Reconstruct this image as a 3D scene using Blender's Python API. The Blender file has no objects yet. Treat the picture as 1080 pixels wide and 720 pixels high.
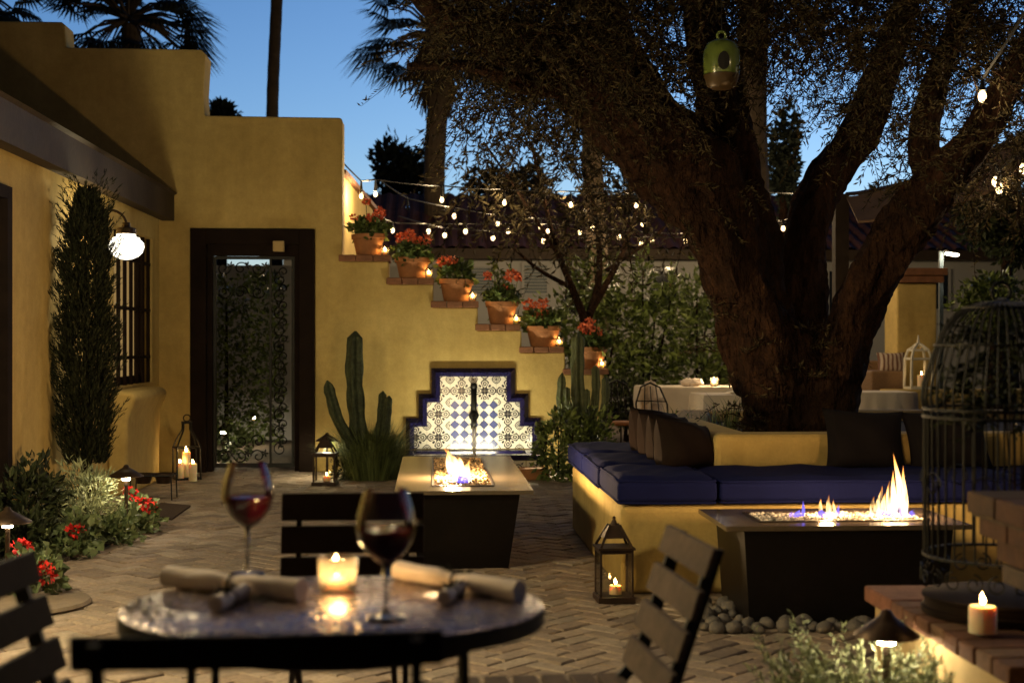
SKYS = .165
import bpy, math, random
import numpy as np
from mathutils import Vector, Matrix
random.seed(7); rng = np.random.default_rng(11)
R = math.radians; PI = math.pi
scene = bpy.context.scene
col = scene.collection

# ------------------------------------------------------------------ camera
CAMZ = 1.3; F = 1500.0; YAW = R(3.24)
FW = Vector((math.sin(YAW), math.cos(YAW), 0)); RT = Vector((math.cos(YAW), -math.sin(YAW), 0))
O = Vector((0, 0, CAMZ))
def ray(px, py): return FW + RT * ((px - 540) / F) + Vector((0, 0, (360 - py) / F))
def PY(px, py, Y): d = ray(px, py); return O + d * (Y / d.y)
def PZ(px, py, Z): d = ray(px, py); return O + d * ((Z - CAMZ) / d.z)
def PX(px, py, X): d = ray(px, py); return O + d * (X / d.x)
def PD(px, py, D): return O + ray(px, py) * D
cam_data = bpy.data.cameras.new("camera"); cam = bpy.data.objects.new("camera", cam_data); col.objects.link(cam)
cam.location = O; cam.rotation_euler = (R(90), 0, -YAW)
cam_data.sensor_width = 36; cam_data.lens = F / 1080 * 36; cam_data.clip_start = .05; cam_data.clip_end = 2000
cam_data.dof.use_dof = True; cam_data.dof.focus_distance = 9.5; cam_data.dof.aperture_fstop = 2.9
scene.camera = cam

# ------------------------------------------------------------------ materials
def lin(c): return tuple(c) + (1,)
def nodes(m):
    m.use_nodes = True; return m.node_tree.nodes, m.node_tree.links
def mat(name, base, rough=.7, metal=0.0, *, stretch=None, noise=None, bump=None, island=0.0, spec=.4, attr=None, coat=0, sub=None, hue=None, sheen=0):
    m = bpy.data.materials.new(name); n, l = nodes(m); p = n['Principled BSDF']
    p.inputs['Base Color'].default_value = lin(base); p.inputs['Roughness'].default_value = rough
    p.inputs['Metallic'].default_value = metal; p.inputs['Specular IOR Level'].default_value = spec
    if coat: p.inputs['Coat Weight'].default_value = coat; p.inputs['Coat Roughness'].default_value = .08
    if sheen: p.inputs['Sheen Weight'].default_value = sheen
    tc = n.new('ShaderNodeTexCoord'); src = None
    if stretch:
        mp = n.new('ShaderNodeMapping'); mp.inputs['Scale'].default_value = stretch; l.new(tc.outputs['Object'], mp.inputs[0]); OBJ = mp.outputs[0]
    else: OBJ = tc.outputs['Object']
    def mixcol(a, b, fac):
        x = n.new('ShaderNodeMix'); x.data_type = 'RGBA'; x.blend_type = 'MIX'
        for s, v in (('A', a), ('B', b)):
            i = [k for k in x.inputs if k.name == s and k.type == 'RGBA'][0]
            if isinstance(v, tuple): i.default_value = lin(v)
            else: l.new(v, i)
        l.new(fac, x.inputs[0]); return [k for k in x.outputs if k.type == 'RGBA'][0]
    cur = tuple(base)
    if attr:
        a = n.new('ShaderNodeAttribute'); a.attribute_name = attr; cur = a.outputs['Color']
    if island:
        g = n.new('ShaderNodeNewGeometry')
        lo = tuple(c * (1 - island) for c in base); hi = tuple(min(1, c * (1 + island)) for c in (hue or base))
        cur = mixcol(lo, hi, g.outputs['Random Per Island'])
    if noise:
        for (sc, amt, *tint) in (noise if isinstance(noise[0], tuple) else (noise,)):
            strk = tint[1] if len(tint) > 1 else None
            t = n.new('ShaderNodeTexNoise'); t.inputs['Scale'].default_value = sc; t.inputs['Detail'].default_value = 6
            t.inputs['Roughness'].default_value = .65
            if strk:
                mq = n.new('ShaderNodeMapping'); mq.inputs['Scale'].default_value = strk; l.new(OBJ, mq.inputs[0]); l.new(mq.outputs[0], t.inputs['Vector'])
            else: l.new(OBJ, t.inputs['Vector'])
            r = n.new('ShaderNodeValToRGB'); r.color_ramp.elements[0].position = .35; r.color_ramp.elements[1].position = .68
            l.new(t.outputs['Fac'], r.inputs['Fac'])
            x = n.new('ShaderNodeMix'); x.data_type = 'RGBA'; x.blend_type = 'MULTIPLY'; x.inputs[0].default_value = 1
            ia = [k for k in x.inputs if k.name == 'A' and k.type == 'RGBA'][0]; ib = [k for k in x.inputs if k.name == 'B' and k.type == 'RGBA'][0]
            if isinstance(cur, tuple): ia.default_value = lin(cur)
            else: l.new(cur, ia)
            tn = tint[0] if tint else (1, 1, 1)
            r.color_ramp.elements[0].color = lin(tuple((1 - amt) * c for c in tn)); r.color_ramp.elements[1].color = (1, 1, 1, 1)
            l.new(r.outputs['Color'], ib); cur = [k for k in x.outputs if k.type == 'RGBA'][0]
    if not isinstance(cur, tuple): l.new(cur, p.inputs['Base Color'])
    if bump:
        prev = None
        for (sc, st, *dist) in (bump if isinstance(bump[0], tuple) else (bump,)):
            t = n.new('ShaderNodeTexNoise'); t.inputs['Scale'].default_value = sc; t.inputs['Detail'].default_value = 5
            l.new(OBJ, t.inputs['Vector'])
            b = n.new('ShaderNodeBump'); b.inputs['Strength'].default_value = st; b.inputs['Distance'].default_value = dist[0] if dist else .02
            l.new(t.outputs['Fac'], b.inputs['Height'])
            if prev: l.new(prev, b.inputs['Normal'])
            prev = b.outputs['Normal']
        l.new(prev, p.inputs['Normal'])
    return m
def emit(name, color, strength):
    m = bpy.data.materials.new(name); n, l = nodes(m); n.remove(n['Principled BSDF'])
    e = n.new('ShaderNodeEmission'); e.inputs[0].default_value = lin(color); e.inputs[1].default_value = strength
    l.new(e.outputs[0], n['Material Output'].inputs[0]); return m
def glow(name, color, strength, clear=.5):
    m = emit(name, color, strength); n, l = nodes(m); e = [k for k in n if k.type == 'EMISSION'][0]
    t = n.new('ShaderNodeBsdfTransparent'); mx = n.new('ShaderNodeMixShader'); mx.inputs[0].default_value = clear
    l.new(e.outputs[0], mx.inputs[1]); l.new(t.outputs[0], mx.inputs[2]); l.new(mx.outputs[0], n['Material Output'].inputs[0]); return m
def lamp(parent, loc, watts, radius=.03, color=(1, .72, .38), name='lamp_light'):
    d = bpy.data.lights.new(name, 'POINT'); d.energy = watts; d.shadow_soft_size = radius; d.color = color
    o = bpy.data.objects.new(name, d); col.objects.link(o); o.parent = parent; o.location = Vector(loc) - ORG.get(parent.name, Vector((0,0,0))); return o
def flame_mat(name, stops, strength, edge=True):
    m = bpy.data.materials.new(name); n, l = nodes(m); n.remove(n['Principled BSDF'])
    e = n.new('ShaderNodeEmission'); tc = n.new('ShaderNodeTexCoord'); s = n.new('ShaderNodeSeparateXYZ'); r = n.new('ShaderNodeValToRGB')
    l.new(tc.outputs['Generated'], s.inputs[0]); l.new(s.outputs[2], r.inputs[0])
    while len(r.color_ramp.elements) < len(stops): r.color_ramp.elements.new(.5)
    for el, (pos, c) in zip(r.color_ramp.elements, stops): el.position = pos; el.color = lin(c)
    l.new(r.outputs[0], e.inputs[0]); e.inputs[1].default_value = strength
    if edge:
        tn = n.new('ShaderNodeTexNoise'); tn.inputs['Scale'].default_value = 12; tn.inputs['Detail'].default_value = 2
        mp = n.new('ShaderNodeMapping'); mp.inputs['Scale'].default_value = (3, 3, .45); l.new(tc.outputs['Object'], mp.inputs[0]); l.new(mp.outputs[0], tn.inputs[0])
        rr = n.new('ShaderNodeValToRGB'); rr.color_ramp.elements[0].position = .40; rr.color_ramp.elements[1].position = .60; rr.color_ramp.elements[0].color = (.03,)*3+(1,); rr.color_ramp.elements[1].color = (.9,)*3+(1,)
        l.new(tn.outputs['Fac'], rr.inputs[0])
        tr = n.new('ShaderNodeBsdfTransparent'); mx = n.new('ShaderNodeMixShader')
        l.new(rr.outputs[0], mx.inputs[0]); l.new(tr.outputs[0], mx.inputs[1]); l.new(e.outputs[0], mx.inputs[2])
        l.new(mx.outputs[0], n['Material Output'].inputs[0])
    else: l.new(e.outputs[0], n['Material Output'].inputs[0])
    return m
def thin_glass(name, tint=(1, 1, 1), gloss=1.0, rough=.02, bumpy=0, frost=0.0):
    m = bpy.data.materials.new(name); n, l = nodes(m); n.remove(n['Principled BSDF'])
    t = n.new('ShaderNodeBsdfTransparent'); t.inputs[0].default_value = lin(tint)
    g = n.new('ShaderNodeBsdfGlossy'); g.inputs['Roughness'].default_value = rough
    fr = n.new('ShaderNodeFresnel'); fr.inputs[0].default_value = 1.5
    mu = n.new('ShaderNodeMath'); mu.operation = 'MULTIPLY'; mu.inputs[1].default_value = gloss; l.new(fr.outputs[0], mu.inputs[0])
    mx = n.new('ShaderNodeMixShader'); l.new(mu.outputs[0], mx.inputs[0]); l.new(t.outputs[0], mx.inputs[1]); l.new(g.outputs[0], mx.inputs[2])
    if bumpy:
        tc = n.new('ShaderNodeTexCoord'); tn = n.new('ShaderNodeTexVoronoi'); tn.inputs['Scale'].default_value = bumpy; l.new(tc.outputs['Object'], tn.inputs[0])
        b = n.new('ShaderNodeBump'); b.inputs['Strength'].default_value = .8; l.new(tn.outputs['Distance'], b.inputs['Height'])
        l.new(b.outputs[0], g.inputs['Normal']); l.new(b.outputs[0], fr.inputs['Normal'])
    out = mx
    if frost:
        tl = n.new('ShaderNodeBsdfTranslucent'); tl.inputs[0].default_value = (.8, .7, .55, 1)
        m2 = n.new('ShaderNodeMixShader'); m2.inputs[0].default_value = frost; l.new(mx.outputs[0], m2.inputs[1]); l.new(tl.outputs[0], m2.inputs[2]); out = m2
    l.new(out.outputs[0], n['Material Output'].inputs[0]); return m

M = {}
M['plaster'] = mat('plaster', (.76, .575, .225), .9, noise=((.45, .18, (1, .97, .9)), (1.7, .18, (1, .98, .92)), (3.2, .16, (1, .98, .94), (1, 1, .14)), (11, .14), (60, .10)), bump=((2.2, .35, .05), (9, .3, .02), (55, .3, .007)), spec=.2)
M['plaster_pale'] = mat('plaster_pale', (.55, .40, .19), .9, noise=((1.5, .2), (9, .12)), bump=((4, .3, .02), (60, .2, .005)), spec=.2)
M['timber'] = mat('timber', (.05, .029, .015), .7, noise=((2, .35), (18, .3)), bump=(25, .3, .01))
M['darkwood'] = mat('darkwood', (.017, .010, .007), .75, noise=(6, .4), bump=(30, .15, .005), spec=.08)
M['iron'] = mat('iron', (.007, .006, .005), .55, .3, noise=(15, .4))
M['rust'] = mat('rust', (.05, .028, .018), .6, .4, noise=(12, .5), bump=(40, .2, .004))
M['bronze'] = mat('bronze', (.07, .045, .03), .42, .7, noise=(20, .4))
M['brick'] = mat('brick_paver', (.3, .2, .13), .8, attr='tint', noise=((1.3, .22), (9, .25), (40, .3)), bump=((14, .5, .015), (70, .45, .005)), spec=.3)
M['mortar'] = mat('mortar', (.11, .08, .055), .95, noise=((.6, .3), (30, .4)), bump=(50, .4, .01))
M['soil'] = mat('soil', (.035, .024, .016), .95, noise=(20, .5), bump=(30, .8, .03))
M['capbrick'] = mat('cap_brick', (.30, .13, .065), .75, noise=((10, .35), (50, .2)), bump=(40, .4, .006))
M['redbrick'] = mat('red_brick', (.20, .095, .05), .85, attr='tint', noise=((10, .4), (60, .25)), bump=(45, .5, .006))
M['terracotta'] = mat('terracotta', (.48, .21, .085), .75, noise=((14, .25), (60, .15)), bump=(30, .2, .004))
M['steel'] = mat('fire_table_steel', (.011, .008, .007), .42, .35, noise=((3, .5), (25, .3)), bump=(9, .08, .01))
M['slate'] = mat('fire_table_top', (.155, .12, .08), .20, .0, noise=((4, .3), (30, .2)), bump=(25, .06, .004), spec=.6)
M['fabric_blue'] = mat('blue_canvas', (.008, .012, .082), .9, noise=((3, .25), (220, .3)), bump=((5, .35, .02), (300, .3, .002)), spec=.12)
M['fabric_brown'] = mat('brown_canvas', (.013, .007, .005), .9, noise=(4, .35), bump=((5, .3, .03), (220, .3, .002)), spec=.15)
M['fabric_black'] = mat('black_canvas', (.006, .0045, .006), .9, noise=(4, .35), bump=((5, .3, .03),), spec=.15)
M['linen'] = mat('linen', (.78, .68, .60), .9, noise=(8, .12), bump=((12, .4, .01), (250, .3, .001)), spec=.2)
M['cloth'] = mat('tablecloth', (.72, .64, .54), .9, noise=(5, .1), bump=(6, .3, .02), spec=.2)
M['wax'] = mat('wax', (.82, .68, .44), .5, noise=(14, .12)); 
for k in ('wax',):
    p = M[k].node_tree.nodes['Principled BSDF']; p.inputs['Subsurface Weight'].default_value = .6; p.inputs['Subsurface Radius'].default_value = (.03, .015, .006); p.inputs['Subsurface Scale'].default_value = 1
M['leaf_olive'] = mat('olive_leaf', (.022, .018, .010), .7, island=.6, hue=(.042, .034, .018), spec=.08)
M['bark'] = mat('olive_bark', (.048, .0235, .0135), .95, stretch=(1, 1, .38), noise=((2.5, .45), (9, .45), (26, .6)), bump=((6, 1.0, .16), (17, 1.0, .08), (60, .8, .015)), spec=.1)
M['leaf_green'] = mat('citrus_leaf', (.055, .082, .022), .4, island=.6, hue=(.12, .16, .04))
M['leaf_dark'] = mat('dark_leaf', (.014, .020, .009), .6, island=.6, hue=(.032, .040, .015), spec=.2)
M['leaf_cypress'] = mat('cypress_leaf', (.010, .012, .006), .8, island=.6, hue=(.022, .024, .010), spec=.15)
M['leaf_silver'] = mat('silver_leaf', (.19, .22, .11), .6, island=.45, hue=(.32, .35, .19))
M['leaf_ivy'] = mat('ivy_leaf', (.06, .09, .032), .55, island=.5, hue=(.12, .155, .065))
M['leaf_ger'] = mat('geranium_leaf', (.055, .09, .022), .55, island=.5, hue=(.10, .14, .035))
M['petal'] = mat('orange_red_petal', (.62, .10, .035), .6, island=.35, hue=(.8, .2, .09))
M['petal_red'] = mat('red_petal', (.5, .012, .012), .6, island=.35, hue=(.7, .03, .02))
M['cactus'] = mat('cactus_skin', (.10, .13, .06), .65, noise=((7, .5), (28, .5), (80, .4)), bump=((14, .6, .02), (50, .7, .012)))
M['cactus_pale'] = mat('pale_cactus_skin', (.13, .155, .07), .55, noise=((9, .35), (40, .3)), bump=(50, .4, .01))
M['grass'] = mat('blade', (.07, .10, .03), .5, island=.5, hue=(.12, .15, .05))
M['palm_leaf'] = mat('palm_blade', (.010, .014, .008), .6, island=.5)
M['palm_trunk'] = mat('palm_trunk', (.12, .085, .055), .9, noise=((6, .4),), bump=((9, .6, .05),))
M['far_leaf'] = mat('far_leaf', (.016, .022, .014), .7, island=.5)
M['white_wall'] = mat('white_render', (.36, .355, .35), .9, noise=(1.2, .12), bump=(30, .15, .006))
M['rooftile'] = mat('roof_tile', (.20, .075, .045), .85, noise=((4, .4), (30, .3)))
M['shutter'] = mat('grey_shutter', (.12, .15, .17), .6, noise=(5, .2))
M['glasspane'] = mat('window_pane', (.012, .014, .018), .08, spec=.6)
M['cobalt'] = mat('cobalt_tile', (.013, .011, .055), .16, noise=(12, .4), bump=(8, .05), spec=.6)
M['pebble'] = mat('pebble_stone', (.20, .18, .165), .75, island=.0, noise=((7, .35), (50, .25)))
M['fireglass'] = mat('fire_pebble', (.20, .115, .05), .3, island=.8, hue=(.45, .30, .15))
M['firegrey'] = mat('fire_glass', (.30, .27, .24), .2, island=.7, hue=(.6, .55, .5))
M['whitepaint'] = mat('white_paint', (.70, .66, .56), .5, noise=(12, .2))
M['ceramic'] = mat('green_ceramic', (.12, .165, .035), .22, noise=((6, .3),), coat=.4)
M['ceramic_base'] = mat('brown_ceramic', (.05, .030, .010), .4, noise=(9, .3))
M['canopy'] = mat('awning_canvas', (.17, .10, .055), .9, noise=(2, .3))
M['greywood'] = mat('lightened_wood', (.13, .097, .078), .8, noise=((5, .3), (35, .35)), bump=(35, .35, .006), spec=.12)  # lightened to stand for lamplight on the right chair; also the lintel
def mosaic_metal():
    m = mat('mosaic_metal_top', (.33, .25, .225), .2, .75, noise=((5, .28), (30, .2)), bump=((10, .12, .01),)); n, l = nodes(m); p = n['Principled BSDF']
    tc = n.new('ShaderNodeTexCoord'); v = n.new('ShaderNodeTexVoronoi'); v.inputs['Scale'].default_value = 46; l.new(tc.outputs['Object'], v.inputs[0])
    r = n.new('ShaderNodeMapRange'); r.inputs[3].default_value = .14; r.inputs[4].default_value = .34; l.new(v.outputs['Color'], r.inputs[0]); l.new(r.outputs[0], p.inputs['Roughness'])
    e = n.new('ShaderNodeTexVoronoi'); e.feature = 'DISTANCE_TO_EDGE'; e.inputs['Scale'].default_value = 46; l.new(tc.outputs['Object'], e.inputs[0])
    q = n.new('ShaderNodeMapRange'); q.inputs[2].default_value = .08; l.new(e.outputs['Distance'], q.inputs[0])
    tilt = n.new('ShaderNodeBump'); tilt.inputs['Strength'].default_value = .32; tilt.inputs['Distance'].default_value = .004
    ad = n.new('ShaderNodeMath'); ad.operation = 'ADD'; l.new(q.outputs[0], ad.inputs[0]); t2 = n.new('ShaderNodeTexNoise'); t2.inputs['Scale'].default_value = 60; l.new(tc.outputs['Object'], t2.inputs[0]); l.new(t2.outputs['Fac'], ad.inputs[1])
    l.new(ad.outputs[0], tilt.inputs['Height']); l.new(tilt.outputs[0], p.inputs['Normal']); return m
M['tabletop'] = mosaic_metal()
M['wine'] = mat('red_wine', (.085, .003, .010), .05, spec=.4)
M['glass'] = thin_glass('clear_glass', (.985, .985, .985), 1.3)
M['pane'] = thin_glass('lantern_pane', (.93, .92, .88), .8, .05)
M['votglass'] = thin_glass('votive_glass', (.95, .9, .82), 1.5, .08, 45, frost=.07)
M['mat'] = mat('door_mat', (.075, .045, .03), .95, noise=(60, .5), bump=(150, .6, .01))
M['bulb'] = glow('lit_bulb', (1, .66, .30), 5.5, .5)
M['bulb_off'] = thin_glass('unlit_bulb', (.9, .9, .9), 1.2)
M['globe'] = glow('opal_globe', (1, .90, .70), 2.2, .45)
M['globe_far'] = emit('opal_globe_bright', (1, .82, .47), 300)
M['pathlamp'] = emit('path_lamp_lens', (1, .84, .56), 85)
M['pathbright'] = emit('path_lamp_bright_lens', (1, .86, .54), 240)
M['pathdim'] = emit('path_lamp_dim_lens', (1, .80, .50), 40)
M['flood'] = emit('flood_lens', (1, .88, .62), 45)
M['basinfill'] = emit('added_basin_lens', (1, .90, .58), 165)  # lens of the light added inside the basin
M['candleflame'] = flame_mat('candle_flame', [(0, (.9, .45, .12)), (.25, (1, .66, .26)), (1, (1, .55, .16))], 75, edge=False)
M['fire'] = flame_mat('gas_flame', [(0, (.08, .08, .5)), (.08, (.3, .24, .45)), (.22, (1, .72, .36)), (.6, (1, .62, .24)), (.82, (.85, .34, .07)), (1, (.35, .08, .01))], 2.3)
M['bluefire'] = flame_mat('blue_gas_flame', [(0, (.12, .10, .9)), (.5, (.2, .16, 1.0)), (1, (.12, .08, .5))], .9)
M['water'] = thin_glass('falling_water', (.95, .95, .95), 1.5, .1, 30, frost=.5)

# ------------------------------------------------------------------ mesh builder
ORG = {}
class MB:
    def __init__(s): s.v = []; s.f = []; s.n = 0; s.tint = []
    def add(s, vs, fs, tint=None):
        b = s.n; s.v.extend([tuple(map(float, v)) for v in vs]); s.n += len(vs)
        s.f.extend([tuple(i + b for i in f) for f in fs])
        s.tint.extend([tint] * len(vs)); return s
    def box(s, lo, hi, rot=None, tint=None, piv=None):
        x0, y0, z0 = lo; x1, y1, z1 = hi
        vs = [Vector(p) for p in ((x0,y0,z0),(x1,y0,z0),(x1,y1,z0),(x0,y1,z0),(x0,y0,z1),(x1,y0,z1),(x1,y1,z1),(x0,y1,z1))]
        if rot is not None:
            c = Vector(piv) if piv is not None else (Vector(lo) + Vector(hi)) / 2
            vs = [c + rot @ (v - c) for v in vs]
        return s.add(vs, [(0,3,2,1),(4,5,6,7),(0,1,5,4),(1,2,6,5),(2,3,7,6),(3,0,4,7)], tint)
    def prism(s, poly, a0, a1, axis='y'):
        n = len(poly)
        mk = {'y': lambda p, a: (p[0], a, p[1]), 'x': lambda p, a: (a, p[0], p[1]), 'z': lambda p, a: (p[0], p[1], a)}[axis]
        vs = [mk(p, a0) for p in poly] + [mk(p, a1) for p in poly]
        fs = [tuple(range(n)), tuple(range(2*n-1, n-1, -1))] + [(i, n+i, n+(i+1)%n, (i+1)%n) for i in range(n)]
        return s.add(vs, fs)
    def tube(s, pts, r, n=8, cap=True, mod=None):
        pts = [Vector(p) for p in pts]; k = len(pts); rr = r if hasattr(r, '__len__') else [r] * k
        t0 = (pts[1] - pts[0]).normalized(); up = Vector((0, 0, 1)) if abs(t0.z) < .9 else Vector((0, 1, 0))
        u = t0.cross(up).normalized(); vs = []
        for i, p in enumerate(pts):
            t = (pts[min(i+1, k-1)] - pts[max(i-1, 0)]).normalized()
            u = (u - t * u.dot(t)); u = u.normalized() if u.length > 1e-6 else t.orthogonal().normalized()
            w = t.cross(u)
            for j in range(n):
                a = 2*PI*j/n; q = rr[i] * (mod(a, i) if mod else 1)
                vs.append(p + (u*math.cos(a) + w*math.sin(a)) * q)
        fs = [(i*n+j, i*n+(j+1)%n, (i+1)*n+(j+1)%n, (i+1)*n+j) for i in range(k-1) for j in range(n)]
        if cap: fs += [tuple(range(n-1, -1, -1)), tuple((k-1)*n+j for j in range(n))]
        return s.add(vs, fs)
    def lathe(s, prof, c=(0,0,0), n=24, cap=True, mod=None):
        vs = []
        for i, (r, z) in enumerate(prof):
            for j in range(n):
                a = 2*PI*j/n; q = r * (mod(a, i) if mod else 1); vs.append((c[0]+q*math.cos(a), c[1]+q*math.sin(a), c[2]+z))
        k = len(prof); fs = [(i*n+j, i*n+(j+1)%n, (i+1)*n+(j+1)%n, (i+1)*n+j) for i in range(k-1) for j in range(n)]
        if cap: fs += [tuple(range(n-1, -1, -1)), tuple((k-1)*n+j for j in range(n))]
        return s.add(vs, fs)
    def blob(s, c, r, n=6, m=8, jit=0.0, rot=None, tint=None):
        vs = []; 
        for i in range(n+1):
            th = PI*i/n
            for j in range(m):
                ph = 2*PI*j/m; k = 1 + random.uniform(-jit, jit)
                v = Vector((r[0]*math.sin(th)*math.cos(ph)*k, r[1]*math.sin(th)*math.sin(ph)*k, r[2]*math.cos(th)*k))
                if rot is not None: v = rot @ v
                vs.append(Vector(c)+v)
        fs = [(i*m+j, (i+1)*m+j, (i+1)*m+(j+1)%m, i*m+(j+1)%m) for i in range(n) for j in range(m)]
        return s.add(vs, fs, tint)
    def leaves(s, P, A, L, W, flat=None):
        P = np.asarray(P, float); A = np.asarray(A, float); n = len(P)
        if n == 0: return s
        A = A / (np.linalg.norm(A, axis=1, keepdims=True) + 1e-9)
        q = rng.normal(size=(n, 3)) if flat is None else np.asarray(flat) + rng.normal(size=(n, 3)) * .35
        B = np.cross(A, q); B /= (np.linalg.norm(B, axis=1, keepdims=True) + 1e-9)
        sc = rng.uniform(.65, 1.25, (n, 1)); L = L * sc; W = W * sc
        C = np.cross(A, B) * L * .12
        V = np.stack([P, P + A*L*.45 + B*W*.5 + C, P + A*L, P + A*L*.45 - B*W*.5 + C], 1).reshape(-1, 3)
        b = s.n; s.v.extend(map(tuple, V)); s.n += 4*n; s.tint.extend([None]*4*n)
        s.f.extend((b+4*i, b+4*i+1, b+4*i+2, b+4*i+3) for i in range(n)); return s
    def build(s, name, m, parent=None, smooth=False, bevel=0, seg=2, local=False):
        me = bpy.data.meshes.new(name); org = Vector((0,0,0))
        if parent is not None and not local: org = ORG.get(parent.name, Vector((0,0,0)))
        vs = s.v
        if org.length > 0: vs = [(a-org.x, b-org.y, c-org.z) for a, b, c in s.v]
        me.from_pydata(vs, [], s.f); me.update()
        if any(t is not None for t in s.tint):
            ca = me.color_attributes.new('tint', 'FLOAT_COLOR', 'POINT')
            ca.data.foreach_set('color', np.array([(t or (1,1,1)) + (1,) for t in s.tint], dtype=np.float32).ravel())
        if smooth: me.polygons.foreach_set('use_smooth', [True]*len(me.polygons))
        o = bpy.data.objects.new(name, me); col.objects.link(o); me.materials.append(m)
        if parent is not None: o.parent = parent; ORG[o.name] = org
        if bevel:
            b = o.modifiers.new('bevel', 'BEVEL'); b.width = bevel; b.segments = seg; b.limit_method = 'ANGLE'; b.angle_limit = R(40)
            if smooth is None: pass
        return o
def tag(o, label=None, cat=None, group=None, kind=None):
    if label: o['label'] = label
    if cat: o['category'] = cat
    if group: o['group'] = group
    if kind: o['kind'] = kind
    return o
def thing(name, label, cat, loc=(0,0,0), rz=0, group=None):
    o = bpy.data.objects.new(name, None); col.objects.link(o); o.empty_display_size = .1
    o.location = loc; o.rotation_euler = (0, 0, rz); ORG[o.name] = Vector(loc) if rz == 0 else Vector((0,0,0))
    return tag(o, label, cat, group)
def copy_tree(o, loc=None, rz=None, label=None, group=None, parent=None, scale=None):
    c = o.copy(); col.objects.link(c)
    if parent is not None: c.parent = parent
    if loc is not None: c.location = loc
    if rz is not None: c.rotation_euler = (0, 0, rz)
    if scale is not None: c.scale = scale if hasattr(scale, '__len__') else (scale,)*3
    if label: c['label'] = label
    if group: c['group'] = group
    for ch in list(o.children): copy_tree(ch, parent=c)
    return c
def auto_smooth(o, ang=40):
    o.data.polygons.foreach_set('use_smooth', [True]*len(o.data.polygons))
    try: o.data.set_sharp_from_angle(angle=R(ang))
    except Exception: pass
    return o
def ell(c, rad, n, shell=.55, lump=.25, seed=0):
    d = rng.normal(size=(n, 3)); d /= np.linalg.norm(d, axis=1, keepdims=True)
    r = shell + (1-shell)*rng.random(n)**.6
    ph = seed*1.7
    r *= 1 + lump*np.sin(4*d[:,0]+ph)*np.sin(5*d[:,2]+ph*2) + lump*.6*np.sin(9*d[:,1]+ph*3+4*d[:,2])
    return np.asarray(c) + d*np.asarray(rad)*r[:, None], d
def bush(mb, c, rad, n, L, W, shell=.55, lump=.25, up=.3, seed=0):
    P, d = ell(c, rad, n, shell, lump, seed)
    A = d + rng.normal(size=(n,3))*.6 + np.array([0,0,up]); return mb.leaves(P, A, L, W)
def sprays(mb, tw, starts, dirs, length, nl, L, W, tr=.004, droop=.25, spread=.8):
    """leafy twigs: leaves in pairs along a drooping shoot"""
    for p, d in zip(starts, dirs):
        p = np.asarray(p, float); d = np.asarray(d, float); d = d/np.linalg.norm(d); ln = length*random.uniform(.6, 1.3)
        t = np.linspace(.05, 1, nl); g = np.array([0,0,-1.0])
        pts = p + np.outer(t*ln, d) + np.outer(droop*ln*t*t, g)
        tw.tube([p, p + d*ln*.5 + g*droop*ln*.25, p + d*ln + g*droop*ln], [tr, tr*.7, tr*.35], 3, False)
        A = d + rng.normal(size=(nl,3))*spread
        mb.leaves(pts, A, L, W)
def flame_shape(mb, base, h, w, lean=(0,0), ph=0.0, flat=.55, n=10, k=12):
    base = Vector(base); vs = []
    for i in range(k+1):
        t = i/k; r = w*.5*(math.sin(PI*min(1, t*.80+.14))**1.0)*(1-t)**.55*1.25
        cx = lean[0]*t*t + .22*w*math.sin(5.0*t+ph)*t; cy = lean[1]*t*t
        for j in range(n):
            a = 2*PI*j/n; vs.append((base.x+cx+r*math.cos(a), base.y+cy+r*flat*math.sin(a), base.z+h*t))
    fs = [(i*n+j, i*n+(j+1)%n, (i+1)*n+(j+1)%n, (i+1)*n+j) for i in range(k) for j in range(n)] + [tuple(range(n-1,-1,-1))]
    return mb.add(vs, fs)
def rz3(a): return Matrix.Rotation(a, 3, 'Z')
# ================================================================== WORLD
w = bpy.data.worlds.new("World"); scene.world = w; w.use_nodes = True
wn, wl = w.node_tree.nodes, w.node_tree.links
sky = wn.new('ShaderNodeTexSky'); sky.sky_type = 'NISHITA'; sky.sun_disc = False
SUN_EL, SUN_ROT = R(7.0), R(75)
sky.sun_elevation = SUN_EL; sky.sun_rotation = SUN_ROT; sky.ozone_density = 4.5; sky.air_density = 1.0; sky.dust_density = .2; sky.altitude = 300
# dusk: the last light stands over the far garden, the sky behind the camera is already dark
stc = wn.new('ShaderNodeTexCoord'); sdp = wn.new('ShaderNodeVectorMath'); sdp.operation = 'DOT_PRODUCT'; sdp.inputs[1].default_value = (.15, .93, -.33)
wl.new(stc.outputs['Generated'], sdp.inputs[0])
srm = wn.new('ShaderNodeValToRGB'); wl.new(sdp.outputs['Value'], srm.inputs[0])
se = srm.color_ramp.elements; se[0].position = 0.0; se[0].color = (.022, .022, .026, 1); se[1].position = .95; se[1].color = (1.6, 1.14, 1.08, 1)
e_ = se.new(.70); e_.color = (.56, .55, .63, 1); e_ = se.new(.35); e_.color = (.17, .17, .20, 1)
smx = wn.new('ShaderNodeMix'); smx.data_type = 'RGBA'; smx.blend_type = 'MULTIPLY'; smx.inputs[0].default_value = 1
wl.new(sky.outputs[0], smx.inputs[6]); wl.new(srm.outputs[0], smx.inputs[7]); wl.new(smx.outputs[2], wn['Background'].inputs[0]); wn['Background'].inputs[1].default_value = SKYS
sun_d = bpy.data.lights.new('sun', 'SUN'); sun = bpy.data.objects.new('sun', sun_d); col.objects.link(sun)
sun_d.energy = .012; sun_d.angle = R(20); sun_d.color = (1, .88, .75)
sun.rotation_euler = (R(83), 0, R(-75)+PI)
scene.view_settings.view_transform = 'Standard'; scene.view_settings.look = 'None'; scene.view_settings.exposure = .9; scene.view_settings.gamma = 1
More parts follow.
